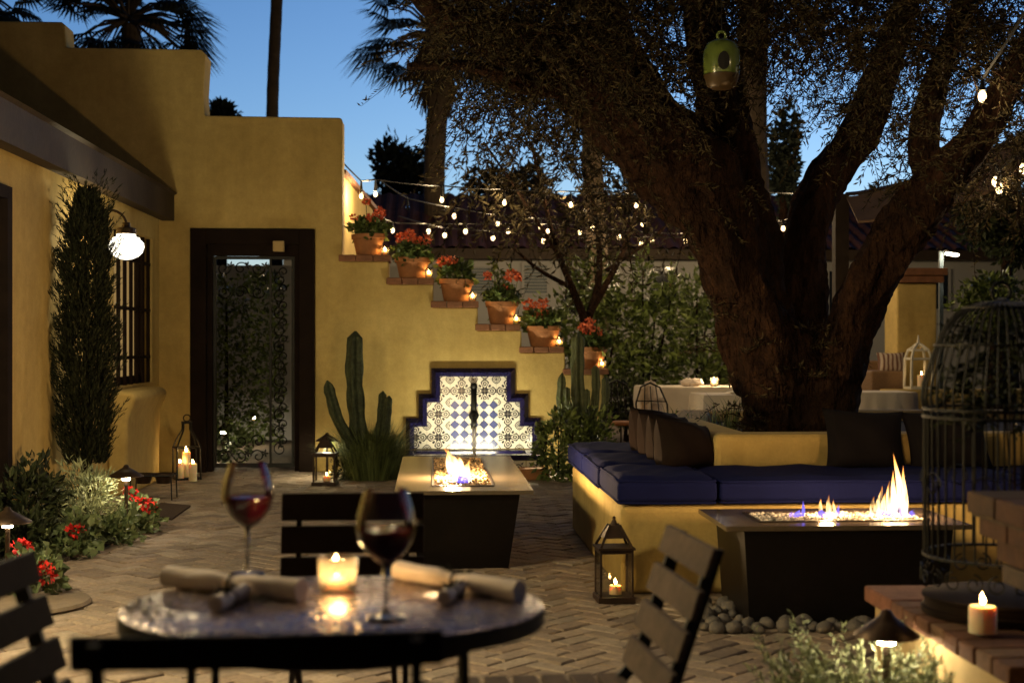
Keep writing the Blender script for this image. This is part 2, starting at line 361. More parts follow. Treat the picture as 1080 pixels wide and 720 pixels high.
scene.cycles.max_bounces = 10; scene.cycles.transparent_max_bounces = 24; scene.cycles.sample_clamp_indirect = 4
scene.cycles.use_denoising = True

# ================================================================== GROUND
W = 14.3
g = MB(); g.box((-400, -60, -.5), (400, 900, -.016)); tag(g.build('ground', M['mortar']), kind='structure')
def brick_tint(k=1.0):
    a = random.gauss(1, .11)*k; c = random.random()
    b = (.46, .365, .28) if c < .5 else ((.42, .32, .24) if c < .8 else ((.50, .41, .32) if c < .93 else (.35, .275, .225)))
    return tuple(max(.03, x*a) for x in b)
pv = MB(); bw = .105
def paver(cx, cy, horiz, rot45):
    l, h = bw*2, bw
    gx = .0038; hx, hy = (l/2-gx, h/2-gx) if horiz else (h/2-gx, l/2-gx)
    z = random.gauss(0, .0022); tx, ty = random.gauss(0, .010), random.gauss(0, .010); ch = .007
    t = brick_tint(); vs = []
    jr = random.gauss(0, .012)
    for (sx, sy, inset, zz) in [(-1,-1,0,-.016),(1,-1,0,-.016),(1,1,0,-.016),(-1,1,0,-.016),(-1,-1,0,-.006),(1,-1,0,-.006),(1,1,0,-.006),(-1,1,0,-.006),(-1,-1,ch,0),(1,-1,ch,0),(1,1,ch,0),(-1,1,ch,0)]:
        x = sx*(hx-inset) + random.gauss(0, .0018); y = sy*(hy-inset) + random.gauss(0, .0018)
        x, y = x - jr*y, y + jr*x
        zt = zz + (z + tx*x + ty*y if zz > -.01 else 0)
        gxx, gyy = cx + x, cy + y
        c, s_ = math.cos(rot45), math.sin(rot45)
        vs.append((gxx*c - gyy*s_, gxx*s_ + gyy*c, zt))
    pv.add(vs, [(8,9,10,11),(4,5,9,8),(5,6,10,9),(6,7,11,10),(7,4,8,11),(0,1,5,4),(1,2,6,5),(2,3,7,6),(3,0,4,7)], t)
ROT = R(45)
c45, s45 = math.cos(-ROT), math.sin(-ROT)
NB = 0
for ix in range(-20, 190):
    for iy in range(-130, 130):
        k = (ix - iy) % 4
        if k not in (0, 3): continue
        cx, cy = (ix+1, iy+.5) if k == 0 else (ix+.5, iy+1)
        px_, py_ = cx*bw, cy*bw
        wx = px_*math.cos(ROT) - py_*math.sin(ROT); wy = px_*math.sin(ROT) + py_*math.cos(ROT)
        if -2.85 < wx < 4.2 and 1.8 < wy < W + .5 and wx < .34*wy + 1.2 and wx > -.36*wy - 1.4:
            if wx > 1.9 and wy > 7.4: continue
            paver(px_, py_, k == 0, ROT); NB += 1
tag(pv.build('paving', M['brick']), kind='structure')

# ================================================================== MAIN COURTYARD WALL
def wx(px, py=360, Y=W): return PY(px, py, Y).x
def wz(py, px=450, Y=W): return PY(px, py, Y).z
T = .36
caps_px = [(357,412,269,276),(407,458,293,300),(454,505,317.5,324.5),(501,549,341.5,348.5),(547,595,365.5,372),(593,642,389,395)]
dx0, dx1, dz1 = wx(201), wx(332), wz(242)
out = [(-9, 0), (dx0, 0), (dx0, dz1), (dx1, dz1), (dx1, 0), (wx(637), 0), (wx(637), wz(395))]
stair = []
for (a, b, t_, bt) in reversed(caps_px): stair.append((a+3, bt))
# go up from right to left
for i in range(len(caps_px)-1, -1, -1):
    a, b, t_, bt = caps_px[i]
    right = 637 if i == 5 else caps_px[i+1][0]+3
    if i < 5: out.append((wx(right), wz(bt)))
    if i > 0: out.append((wx(a+3), wz(bt)))
out += [(wx(361), wz(276)), (wx(361), wz(127)), (wx(359), wz(125)), (wx(216), wz(124)), (wx(214.5), wz(100)), (wx(217), wz(60)), (wx(212), wz(55)), (wx(70), wz(54.5)), (wx(68), wz(31)), (wx(65), wz(28)), (-9, wz(27))]
wall = thing('courtyard_wall', 'tall ochre plaster wall stepping down to the right in six tiled ledges', 'wall', (wx(330), W, 0))
mb = MB(); mb.prism(out, W, W+T); wo = mb.build('wall', M['plaster'], wall, bevel=.035, seg=3)
for (a, b, t_, bt) in caps_px:
    mb = MB(); x0, x1 = wx(a), wx(b); z0, z1 = wz(bt), wz(t_); n = 3
    for k in range(n):
        u0 = x0+(x1-x0)*k/n+.003; u1 = x0+(x1-x0)*(k+1)/n-.003
        mb.box((u0, W-.035, z0+.001), (u1, W+T*.5-.004, z1)); mb.box((u0, W+T*.5+.004, z0+.001), (u1, W+T+.035, z1))
    mb.build('cap', M['capbrick'], wall, bevel=.008)
# inner stair parapet running back from the top step
pA = PY(360, 184, W+.37); pB = PY(393.5, 222, 17.6)
inn = MB(); d = (Vector((pB.x-pA.x, pB.y-pA.y, 0))).normalized(); nn = Vector((d.y, -d.x, 0))*.0
vs = []
for (p, zz) in ((pA, pA.z), (pB, pB.z)):
    for s_ in (0, -.3): vs += [(p.x+s_*d.y, p.y-s_*d.x, 0), (p.x+s_*d.y, p.y-s_*d.x, zz)]
inn.add(vs, [(0,1,5,4),(2,6,7,3),(1,3,7,5),(0,2,3,1),(4,5,7,6)])
par = thing('stair_parapet', 'ochre parapet with sloping orange tile coping running back from the top ledge', 'wall', (pA.x, pA.y, 0))
inn.build('wall', M['plaster'], par)
cp = MB(); vs = []
for p in (pA, pB):
    for (s_, dz) in ((.05, .004), (-.35, .004), (-.35, .05), (.05, .05)): vs.append((p.x+s_*d.y, p.y-s_*d.x, p.z+dz))
cp.add(vs, [(0,1,2,3),(4,7,6,5),(0,4,5,1),(1,5,6,2),(2,6,7,3),(3,7,4,0)]); cp.build('coping', M['capbrick'], par)

# doorway ---------------------------------------------------------------
fw_ = .155
mb = MB(); y0, y1 = W-.03, W+.22
mb.box((dx0, y0, 0), (dx0+fw_, y1, dz1)); mb.box((dx1-fw_, y0, 0), (dx1, y1, dz1)); mb.box((dx0+fw_, y0, dz1-fw_), (dx1-fw_, y1, dz1))
df = mb.build('door_frame', M['darkwood'], wall, bevel=.006)
mb = MB(); ix0, ix1, iz1 = dx0+fw_, dx1-fw_, dz1-fw_
mb.box((ix0, W+.06, 0), (ix0+.05, W+.16, iz1)); mb.box((ix1-.05, W+.06, 0), (ix1, W+.16, iz1)); mb.box((ix0+.05, W+.06, iz1-.11), (ix1-.05, W+.16, iz1))
mb.build('inner_frame', M['darkwood'], df)
mb = MB(); cx_ = wx(294, Y=W-.02); mb.box((cx_-.055, W-.06, wz(266)), (cx_+.055, W+.02, wz(255))); mb.build('door_closer', M['plaster_pale'], df, bevel=.006)
gate = thing('scrolled_gate', 'black wrought iron gate of leafy scrolls in the dark doorway', 'gate', ((ix0+ix1)/2, W+.11, 0))
gx0, gx1, gz1 = ix0+.055, ix1-.055, iz1-.115
mb = MB()
mb.box((gx0, W+.095, .04), (gx0+.03, W+.125, gz1)); mb.box((gx1-.03, W+.095, .04), (gx1, W+.125, gz1)); mb.box((gx0+.03, W+.095, .04), (gx1-.03, W+.125, .08)); mb.box((gx0+.03, W+.095, gz1-.03), (gx1-.03, W+.125, gz1))
xm = gx1 - .24; mb.box((xm-.011, W+.095, .08), (xm+.011, W+.125, gz1-.03))
gf = mb.build('gate_frame', M['iron'], gate)
def scroll(mb, cx, cz, r, y, a0, sgn=1, turns=1.25, tr=.006):
    pts = []
    for i in range(22):
        t = i/21; a = a0 + sgn*t*turns*2*PI; q = r*(1-.8*t); pts.append((cx+q*math.cos(a), y, cz+q*math.sin(a)))
    mb.tube(pts, tr, 4)
def leafpair(x, z, s=.05):
    lm = MB()
    p = Vector((x, W+.11, z)); hub = [p]
    for k in range(5):
        a = 2*PI*k/5+random.uniform(-.3, .3); b = Vector((math.cos(a), 0, math.sin(a)))
        q = Vector((-b.z, 0, b.x))
        pts = [p-b*.004, p+b*s*.5+q*s*.22, p+b*s, p+b*s*.5-q*s*.22]
        lm.add([v+Vector((0,-.003,0)) for v in pts]+[v+Vector((0,.003,0)) for v in pts], [(0,1,2,3),(7,6,5,4),(0,4,5,1),(1,5,6,2),(2,6,7,3),(3,7,4,0)])
    lm.build('leaf_rosette', M['iron'], gf)
def one_scroll(*a):
    sm = MB(); scroll(sm, *a); sm.build('scroll', M['iron'], gf)
zz = .22
while zz < gz1-.1:
    one_scroll(xm+.095, zz, .07, W+.11, R(90), 1); one_scroll(xm+.13, zz+.08, .055, W+.11, R(-90), -1); leafpair(xm+.1, zz+.05, .045)
    zz += .17
for xx in np.arange(gx0+.10, xm-.05, .17):
    for zz in (.15, .30, gz1-.36, gz1-.12):
        one_scroll(xx, zz, .07, W+.11, 0 if zz > 1 else PI, 1 if int(xx*100) % 2 else -1)
        if zz > 1.9 or zz < .2: leafpair(xx+.07, zz+.03, .045)

# what stands beyond the door
mb = MB(); mb.box((-5.6, W+4.6, 0), (.2, W+4.85, 2.3)); tag(mb.build('white_garden_wall', M['white_wall']), 'low white rendered wall seen through the iron gate beyond the hedge', 'wall')
hd = thing('clipped_hedge', 'tall dark clipped hedge filling the view through the iron gate', 'hedge', (-3.0, W+2.2, 0))
mb = MB()
P = np.column_stack([rng.uniform(-4.2, wx(299, Y=W+2.2), 9000), rng.uniform(W+1.7, W+2.7, 9000), rng.uniform(.15, 2.12, 9000)])
P[:,2] = np.minimum(P[:,2], 2.02 + .10*np.sin(P[:,0]*9) + .06*np.sin(P[:,0]*23))
mb.leaves(P, rng.normal(size=P.shape)+np.array([0,-.5,.3]), .075, .035); mb.build('foliage', M['leaf_green'], hd)
mb = MB()
for k in range(6): mb.tube([(-4+k*.33, W+2.2, -.02), (-4+k*.33, W+2.2, 1.8)], [.03, .012], 5)
mb.build('stem', M['bark'], hd)
sh = thing('lit_shrub', 'small bright shrub at the hedge foot beyond the iron gate', 'shrub', (wx(238, Y=W+.95), W+.95, 0))
mb = MB(); bush(mb, (wx(238, Y=W+.95), W+.95, .22), (.26, .16, .24), 520, .06, .035); mb.build('foliage', M['leaf_ivy'], sh)
GATE_LAMP = (wx(236, Y=W+1.3), W+1.28)

# ================================================================== HOUSE ON THE LEFT
XL = PY(168, 360, W).x - .0
hs = thing('ochre_house', 'ochre plaster house with a dark timber eave and barred window', 'house', (XL, 9, 0))
wy0, wy1 = PX(120, 360, XL).y, PX(160.5, 360, XL).y
wz0, wz1 = PX(160, 403, XL).z, PX(160, 252, XL).z
yd1 = PX(8, 360, XL).y; yd0 = yd1 - 1.1; zd = 2.28
TOP = 2.8
mb = MB()
mb.prism([(-6, 0), (yd0, 0), (yd0, zd), (yd1, zd), (yd1, 0), (wy0, 0), (wy0, TOP), (-6, TOP)], XL-.32, XL, 'x')
mb.box((XL-.32, wy0, 0), (XL, wy1, wz0)); mb.box((XL-.32, wy0, wz1), (XL, wy1, TOP)); mb.box((XL-.32, wy1, 0), (XL, W, TOP))
mb.build('wall', M['plaster'], hs)
XE = PY(184, 230, W).x
ze0, ze1 = PY(184, 233, W).z, PY(184, 204, W).z
mb = MB(); mb.prism([(XE-.12, ze0), (XE, ze0), (XE+.0, ze1-.02), (XE+.03, ze1), (XE-.5, ze1+.03), (XE-.5, ze1-.05), (XE-.12, ze1-.05)], -6, W-.003, 'y')
fas = mb.build('eave_beam', M['timber'], hs)
mb = MB(); mb.box((-9, -6, TOP), (XE-.13, W-.003, TOP+.05)); mb.build('roof', M['timber'], hs)
mb = MB(); mb.box((XL-.28, yd0+.0, 0), (XL-.2, yd1, zd)); dd = mb.build('door', M['darkwood'], hs)
mb = MB(); mb.box((XL-.199, yd1-.10, 0), (XL+.03, yd1+.002, zd+.002)); mb.box((XL-.199, yd0, zd-.08), (XL+.03, yd1-.101, zd+.002)); mb.build('door_frame', M['darkwood'], dd)  # dark casing added over the jamb so the opening stays dark
mb = MB(); mb.box((XL-.198, yd1-.22, 1.0), (XL-.15, yd1-.18, 1.16)); mb.build('handle', M['bronze'], dd)
# window
win = MB()
a = .07
win.box((XL-.2, wy0, wz0), (XL-.1, wy0+a, wz1)); win.box((XL-.2, wy1-a, wz0), (XL-.1, wy1, wz1)); win.box((XL-.2, wy0+a, wz0), (XL-.1, wy1-a, wz0+a)); win.box((XL-.2, wy0+a, wz1-a), (XL-.1, wy1-a, wz1))
wf = win.build('window', M['darkwood'], hs)
mb = MB(); mb.box((XL-.17, wy0+a, wz0+a), (XL-.16, wy1-a, wz1-a)); mb.build('pane', emit('lit_room', (1, .62, .22), .16), wf)
mb = MB(); nbar = 6
for k in range(nbar+1):
    y = wy0+.05+(wy1-wy0-.1)*k/nbar; mb.tube([(XL-.03, y, wz0+.005), (XL-.03, y, wz1-.005)], .018, 6)
for z in (.18, .5, .82):
    zq = wz0+(wz1-wz0)*z; mb.box((XL-.045, wy0+.003, zq-.015), (XL-.015, wy1-.003, zq+.015))
mb.build('window_bars', M['darkwood'], wf)
mb = MB(); sy0, sy1 = wy0-.25, PX(172.5, 405, XL+.2).y
prof = [(XL+.001, wz0-.02), (XL+.20, wz0-.03), (XL+.24, wz0-.08), (XL+.21, wz0-.16), (XL+.17, wz0-.25), (XL+.16, 0), (XL+.001, 0)]
mb.prism(prof, sy0, min(sy1, W-.02), 'y'); o = mb.build('sill', M['plaster'], hs, bevel=.03, seg=3); auto_smooth(o, 50)

# ================================================================== FOUNTAIN
ft = thing('tiled_fountain', 'stepped wall fountain of blue and white patterned tiles with cobalt border', 'fountain', (wx(499), W, 0))
def stp(m):  # stepped outline, m = inset in metres
    k = [(428,473),(428,440.5),(441.5,440.5),(441.5,415),(455,415),(455,388),(543,388),(543,415),(557,415),(557,440.5),(570,440.5),(570,473)]
    q = [(wx(x), wz(y)) for x, y in k]; c = wx(499)
    r = []
    for i, (x, z) in enumerate(q):
        x2 = x + m if x < c else x - m
        r.append((x2, z - m if i not in (0, 11) else z))
    return r
th = .045; outer = stp(0); inner = stp(.085)
mb = MB(); n = len(outer)
vs = [(x, W-.03, z) for x, z in outer] + [(x, W-.075, z) for x, z in [(a*.5+b*.5, c*.5+d_*.5) for (a, c), (b, d_) in zip(outer, inner)]] + [(x, W-.035, z) for x, z in inner] + [(x, W-.001, z) for x, z in outer]
fs = []
for i in range(n-1):
    fs += [(3*n+i, 3*n+i+1, i+1, i), (i, i+1, n+i+1, n+i), (n+i, n+i+1, 2*n+i+1, 2*n+i)]
mb.add(vs, fs); mb.build('tile_border', M['cobalt'], ft)
def tile_mat():
    m = bpy.data.materials.new('arabesque_tile'); nd, l = nodes(m); p = nd['Principled BSDF']; p.inputs['Roughness'].default_value = .22
    tc = nd.new('ShaderNodeTexCoord'); s = nd.new('ShaderNodeSeparateXYZ'); l.new(tc.outputs['Object'], s.inputs[0])
    def mth(op, a, b=None):
        x = nd.new('ShaderNodeMath'); x.operation = op
        for i, v in enumerate((a, b)):
            if v is None: continue
            if isinstance(v, (int, float)): x.inputs[i].default_value = v
            else: l.new(v, x.inputs[i])
        return x.outputs[0]
    k = 2*PI/.232
    u = mth('MULTIPLY', s.outputs[0], k); v = mth('MULTIPLY', mth('SUBTRACT', s.outputs[2], wz(473)), k)
    c = lambda x, f: mth('COSINE', mth('MULTIPLY', x, f))
    F1 = mth('ADD', c(u, 1), c(v, 1)); F2 = mth('MULTIPLY', c(u, 2), c(v, 2)); F3 = mth('ADD', c(u, 3), c(v, 3)); F4 = mth('MULTIPLY', c(u, 1), c(v, 1))
    Fs = mth('ADD', mth('ADD', F1, mth('MULTIPLY', F2, 1.1)), mth('ADD', mth('MULTIPLY', F3, .75), mth('MULTIPLY', F4, 1.4)))
    w_ = mth('SINE', mth('MULTIPLY', Fs, 3.1)); st = mth('GREATER_THAN', w_, .12)
    # grout
    fu = mth('ABSOLUTE', mth('SUBTRACT', mth('FRACT', mth('DIVIDE', s.outputs[0], .116)), .5)); fv = mth('ABSOLUTE', mth('SUBTRACT', mth('FRACT', mth('DIVIDE', mth('SUBTRACT', s.outputs[2], wz(473)), .116)), .5))
    gr = mth('LESS_THAN', mth('MAXIMUM', fu, fv), .488)
    mx = nd.new('ShaderNodeMix'); mx.data_type = 'RGBA'; l.new(st, mx.inputs[0]); mx.inputs[6].default_value = (.018, .017, .022, 1); mx.inputs[7].default_value = (.66, .63, .56, 1)
    m2 = nd.new('ShaderNodeMix'); m2.data_type = 'RGBA'; l.new(gr, m2.inputs[0]); m2.inputs[6].default_value = (.3, .28, .25, 1); l.new(mx.outputs[2], m2.inputs[7])
    l.new(m2.outputs[2], p.inputs['Base Color']); return m
mb = MB(); mb.prism([(x, z) for x, z in stp(.084)], W-.034, W-.002); mb.build('patterned_tile', tile_mat(), ft)
# diamond tiles: every tile is a face of its own, alternating white and cobalt
cx0, cx1, cz0, cz1 = wx(474.5), wx(525.5), wz(473), wz(421)
dm = MB(); db = MB(); nd_ = 5; s_ = (cx1-cx0)/nd_
def clip_poly(poly):
    for (ax, val, sg) in ((0, cx0, 1), (0, cx1, -1), (1, cz0, 1), (1, cz1, -1)):
        o_ = []
        for i in range(len(poly)):
            a, b = poly[i], poly[(i+1) % len(poly)]; da, db_ = (a[ax]-val)*sg, (b[ax]-val)*sg
            if da >= 0: o_.append(a)
            if (da < 0) != (db_ < 0): t = da/(da-db_); o_.append((a[0]+t*(b[0]-a[0]), a[1]+t*(b[1]-a[1])))
        poly = o_
        if not poly: return []
    return poly
for i in range(-1, 2*nd_+2):
    for j in range(-1, 2*nd_+4):
        if (i + j) % 2: continue
        ccx = cx0 + i*s_/2; ccz = cz0 + j*s_/2; h = s_/2-.0025
        poly = clip_poly([(ccx-h, ccz), (ccx, ccz-h), (ccx+h, ccz), (ccx, ccz+h)])
        if len(poly) < 3: continue
        (dm if j % 2 == 0 else db).prism(poly, W-.041, W-.0345)
dm.build('white_diamond_tile', mat('glazed_white', (.72, .69, .6), .2, noise=(9, .1)), ft); db.build('blue_diamond_tile', mat('glazed_blue', (.07, .085, .24), .2, noise=(9, .3)), ft)
# spout, flat dark strip on the tiles behind it, falling water
mb = MB(); sx = wx(499.5)
mb.box((sx-.028, W-.075, wz(452)), (sx+.028, W-.042, wz(404))); mb.tube([(sx, W-.07, wz(440)), (sx, W-.16, wz(441)), (sx, W-.2, wz(448))], .022, 8); mb.blob((sx, W-.075, wz(438)), (.05, .03, .05)); mb.blob((sx, W-.06, wz(407)), (.035,.025,.035))
mb.build('spout', M['iron'], ft, smooth=True)
by0 = W-.78; bz = PY(500, 480, by0).z; bx0, bx1 = PY(418, 480, by0).x, PY(575, 480, by0).x
mb = MB(); tk = .09
mb.box((bx0, by0, bz-.05), (bx1, by0+.16, bz)); mb.box((bx0, by0+.16, bz-.05), (bx0+.16, W-.002, bz)); mb.box((bx1-.16, by0+.16, bz-.05), (bx1, W-.002, bz)); mb.box((bx0+.16, W-.2, bz-.05), (bx1-.16, W-.002, bz))
bs = mb.build('basin_rim', M['cobalt'], ft, bevel=.01)
mb = MB(); mb.box((bx0+.03, by0+.03, 0), (bx1-.03, W-.003, bz-.052)); mb.build('basin', M['plaster_pale'], ft)
mb = MB(); mb.box((bx0+.15, by0+.15, bz-.045), (bx1-.15, W-.19, bz-.03)); mb.build('pool_water', mat('pool_water', (.02, .02, .03), .03), ft)
mb = MB(); mb.tube([(sx, W-.2, wz(449)), (sx, W-.215, (wz(449)+bz)/2), (sx, W-.22, bz-.03)], [.022, .018, .016], 8); mb.build('water_jet', M['water'], ft, smooth=True)
mb = MB(); mb.box((sx-.22, by0+.165, bz-.029), (sx+.22, by0+.20, bz-.013)); mb.build('added_basin_light', M['basinfill'], ft)  # unseen light strip added to wash the tiles and the wall above
# patterned tiles round the front of the basin
ftile = MB(); ntl = 9; tw_ = (bx1-bx0-.06)/ntl
fmot = []
for k in range(ntl):
    x0 = bx0+.03+k*tw_; ftile.box((x0+.004, by0+.018, .03), (x0+tw_-.004, by0+.029, bz-.055))
    cxx, czz = x0+tw_/2, (bz-.02)/2; hh = min(tw_, bz-.08)*.42
    fd = MB(); fmot.append(fd)
    for ring, (r0, r1) in enumerate(((.0, .22), (.42, .6))):
        nseg = 16
        for q in range(nseg):
            a0, a1 = 2*PI*q/nseg, 2*PI*(q+1)/nseg
            fd.prism([(cxx+hh*r0*math.cos(a0), czz+hh*r0*math.sin(a0)), (cxx+hh*r1*math.cos(a0), czz+hh*r1*math.sin(a0)), (cxx+hh*r1*math.cos(a1), czz+hh*r1*math.sin(a1)), (cxx+hh*r0*math.cos(a1), czz+hh*r0*math.sin(a1))], by0+.012, by0+.0175)
    for q in range(4):
        a = PI/4+q*PI/2; fd.prism([(cxx+hh*.75*math.cos(a-.25), czz+hh*.75*math.sin(a-.25)), (cxx+hh*1.25*math.cos(a), czz+hh*1.25*math.sin(a)), (cxx+hh*.75*math.cos(a+.25), czz+hh*.75*math.sin(a+.25))], by0+.012, by0+.0175)
ftl = ftile.build('basin_tile', M['linen'], bs); mg_ = mat('motif_glaze', (.05, .045, .06), .3); [k_.build('tile_motif', mg_, ftl) for k_ in fmot]
mb = MB(); pz = PZ(571, 516, 0); mb.box((pz.x-.14, by0-.22, 0), (pz.x+.14, by0-.02, .11)); tag(mb.build('terracotta_block', M['terracotta'], bevel=.012), 'low terracotta block on the paving at the fountain corner', 'block')
# ================================================================== FIRE TABLES
def gravel(mb, x0, x1, y0, y1, z, n, s):
    for _ in range(n):
        r = s*random.uniform(.6, 1.3)
        mb.blob((random.uniform(x0+r, x1-r), random.uniform(y0+r, y1-r), z+random.uniform(-.3, .6)*r), (r, r*random.uniform(.7, 1), r*.75), 3, 5, .25, rz3(random.uniform(0, 3)))
def fire_table(root, x0, x1, y0, y1, z, ins, taper_l, taper_r, ov_l, ov_f, mgrav, mfoot=.10):
    """slab top with a sunk gravel tray over a body that narrows to its foot"""
    ix0, ix1, iy0, iy1 = ins; t = .022
    mb = MB()
    mb.box((x0, y0, z-t), (x1, iy0, z)); mb.box((x0, iy1, z-t), (x1, y1, z)); mb.box((x0, iy0, z-t), (ix0, iy1, z)); mb.box((ix1, iy0, z-t), (x1, iy1, z))
    top = mb.build('table_top', M['slate'], root)
    mb = MB(); bz = z-t-.002
    a0, a1, b0, b1 = x0+ov_l, x1-ov_l, y0+ov_f, y1-ov_f
    vs = [(a0, b0, bz), (a1, b0, bz), (a1, b1, bz), (a0, b1, bz), (a0+taper_l, b0+mfoot, 0), (a1-taper_r, b0+mfoot, 0), (a1-taper_r, b1-mfoot, 0), (a0+taper_l, b1-mfoot, 0)]
    mb.add(vs, [(0,1,2,3), (7,6,5,4), (0,4,5,1), (1,5,6,2), (2,6,7,3), (3,7,4,0)]); mb.build('body', M['steel'], root)
    mb = MB(); gravel(mb, ix0, ix1, iy0, iy1, z-.006, 1100, .0105); tag(mb.build('fire_stones', mgrav, root), kind='stuff')
    mb = MB(); q = .004
    for (lo, hi) in (((ix0-.008, iy0-.008, z), (ix0+q, iy1+.008, z+.005)), ((ix1-q, iy0-.008, z), (ix1+.008, iy1+.008, z+.005)), ((ix0+q, iy0-.008, z), (ix1-q, iy0+q, z+.005)), ((ix0+q, iy1-q, z), (ix1-q, iy1+.008, z+.005))): mb.box(lo, hi)
    mb.build('tray_rim', M['bronze'], top)
Z1 = .46
f1, b1 = PZ(563, 517, Z1), PZ(540, 480.5, Z1); l1 = PZ(416, 517, Z1)
i1 = PZ(457, 512.5, Z1), PZ(520, 512.5, Z1), PZ(505, 483, Z1)
t1 = thing('narrow_fire_table', 'narrow bronze fire table in front of the tiled fountain with one leaning flame', 'fire table', ((l1.x+f1.x)/2, (f1.y+b1.y)/2, 0))
fire_table(t1, l1.x, f1.x, f1.y, b1.y, Z1, (i1[0].x, i1[1].x, i1[0].y, i1[2].y), .06, .06, .075, .05, M['fireglass'])
fp = PZ(486, 506, Z1); D1 = fp.y
def flame(root, name, specs, m):
    for (p, h, w_, lean, ph) in specs:
        mb = MB(); flame_shape(mb, p, h, w_, lean, ph); mb.build(name, m, root, smooth=True)
flame(t1, 'flame', [(PZ(487, 507, Z1), .205, .075, (-.10, .0), .4), (PZ(480, 503, Z1), .15, .055, (-.07, .02), 2.0), (PZ(491, 507, Z1), .13, .05, (.035, 0), 1.0), (PZ(475, 500, Z1), .17, .045, (-.03, .0), 3.0), (PZ(485, 498, Z1), .12, .05, (-.02, .01), 5.0)], M['fire'])
flame(t1, 'blue_flame', [(PZ(488, 509, Z1), .045, .10, (0, 0), 0)], M['bluefire'])

Z2 = .46
f2 = PZ(766, 555, Z2); r2 = PZ(1031, 555, Z2); k2 = PZ(738, 536.5, Z2)
t2 = thing('long_fire_table', 'dark tapered fire table beside the blue bench with a row of tall and blue flames', 'fire table', ((f2.x+r2.x)/2, (f2.y+k2.y)/2, 0))
ia, ib = PZ(800, 549, Z2), PZ(1004, 540, Z2)
fire_table(t2, f2.x, r2.x, f2.y, k2.y, Z2, (PZ(800, 549, Z2).x, r2.x-.14, PZ(900, 549.5, Z2).y, PZ(900, 540, Z2).y), .03, .03, .085, .012, M['firegrey'], .02)
yy = (PZ(900, 549.5, Z2).y+PZ(900, 540, Z2).y)/2
def F2(px, hpx, wpx, lean=0, ph=0, dy=0): p = PY(px, 547, yy+dy); p.z = Z2; k = yy/F; return (p, hpx*k, wpx*k, (lean*k, 0), ph)
flame(t2, 'flame', [F2(950, 70, 8, -7, .3), F2(955, 54, 7, -3, 1.7, .03), F2(944, 50, 7, -3, 2), F2(938, 38, 8, 1, 1, .03), F2(926, 34, 7, 4, 4, -.03), F2(932, 25, 6, 1, 2.4, .04), F2(920, 22, 7, 3, .9), F2(954, 26, 8, 1, 3.1, -.02), F2(874, 24, 6, 1, 1.1), F2(866, 19, 5, -1, 2.2, .03), F2(879, 20, 5, 1, .5, -.03)], M['fire'])
flame(t2, 'blue_flame', [F2(847, 18, 4, 1, 0), F2(842, 8, 8, 1, 2), F2(836, 6, 9, 0, 1), F2(884, 14, 4, 0, 3), F2(868, 8, 12, 0, 1), F2(930, 9, 12, 0, 1, .05), F2(962, 8, 7, 2, 2)], M['bluefire'])
lamp(t2, F2(944, 0, 0)[0]+Vector((0, 0, .13)), 20, .05, (1, .60, .26)); lamp(t2, F2(872, 0, 0)[0]+Vector((0, 0, .06)), 5, .03, (1, .60, .26))
lamp(t1, PZ(484, 504, Z1)+Vector((-.03, 0, .10)), 62, .04, (1, .66, .32))
# pebbles round its foot
pb = MB(); pb.blob((0, 0, 0), (1, 1, 1), 6, 9, .09); proto = None
spots = []
while len(spots) < 70:
    if random.random() < .72: x, y = random.uniform(f2.x+.02, r2.x-.05), f2.y - random.uniform(.0, .15)+.03
    else: x, y = f2.x + random.uniform(-.12, .10), f2.y + random.uniform(-.12, .55)
    if all((x-a)**2+(y-b)**2 > .0042 for a, b, _ in spots): spots.append((x, y, random.uniform(.026, .05)))
    elif random.random() < .02: spots.append((x, y, .024))
for i, (x, y, r) in enumerate(spots):
    if proto is None: o = proto = auto_smooth(pb.build('pebble', M['pebble']), 80); tag(o, 'rounded grey river pebble lying round the foot of the long fire table', 'pebble', 'river pebbles round the long fire table')
    else: o = proto.copy(); col.objects.link(o)
    o.location = (x, y, r*.5); o.scale = (r, r*random.uniform(.7, 1), r*random.uniform(.6, .8)); o.rotation_euler = (random.uniform(-.3,.3), random.uniform(-.3,.3), random.uniform(0, 6))

# ================================================================== BENCH
BX, BY, BY2, BB, BBX = .972, 7.28, 9.8, 8.08, 1.62
bn = thing('masonry_bench', 'L shaped ochre plaster bench built round the olive tree', 'bench', (BX, BY, 0))
mb = MB(); mb.prism([(BX, BY), (6.2, BY), (6.2, BB+.25), (BBX+.25, BB+.25), (BBX+.25, BY2), (BX, BY2)], 0, .45, 'z'); o = mb.build('seat_base', M['plaster'], bn, bevel=.03, seg=3)
mb = MB(); mb.prism([(BBX, BB), (6.2, BB), (6.2, BB+.25), (BBX+.25, BB+.25), (BBX+.25, BY2), (BBX, BY2)], .452, .768, 'z'); mb.build('backrest', M['plaster'], bn, bevel=.04, seg=3)
pl = MB(); pl.prism([(BBX+.25, BB+.26), (6.2, BB+.26), (6.2, 11.3), (BBX+.6, 11.3), (BBX+.25, BY2)], 0, .66, 'z'); tag(pl.build('planter_soil', M['soil']), kind='structure')
pw = MB(); pw.prism([(BBX+.26, BY2+.01), (BBX+.6, 11.31), (6.2, 11.31), (6.2, 11.55), (BBX+.4, 11.55), (BBX, BY2+.01)], 0, .74, 'z'); tag(pw.build('planter_wall', M['plaster_pale'], bevel=.02), 'low plaster wall closing the olive planter at its far side', 'wall')
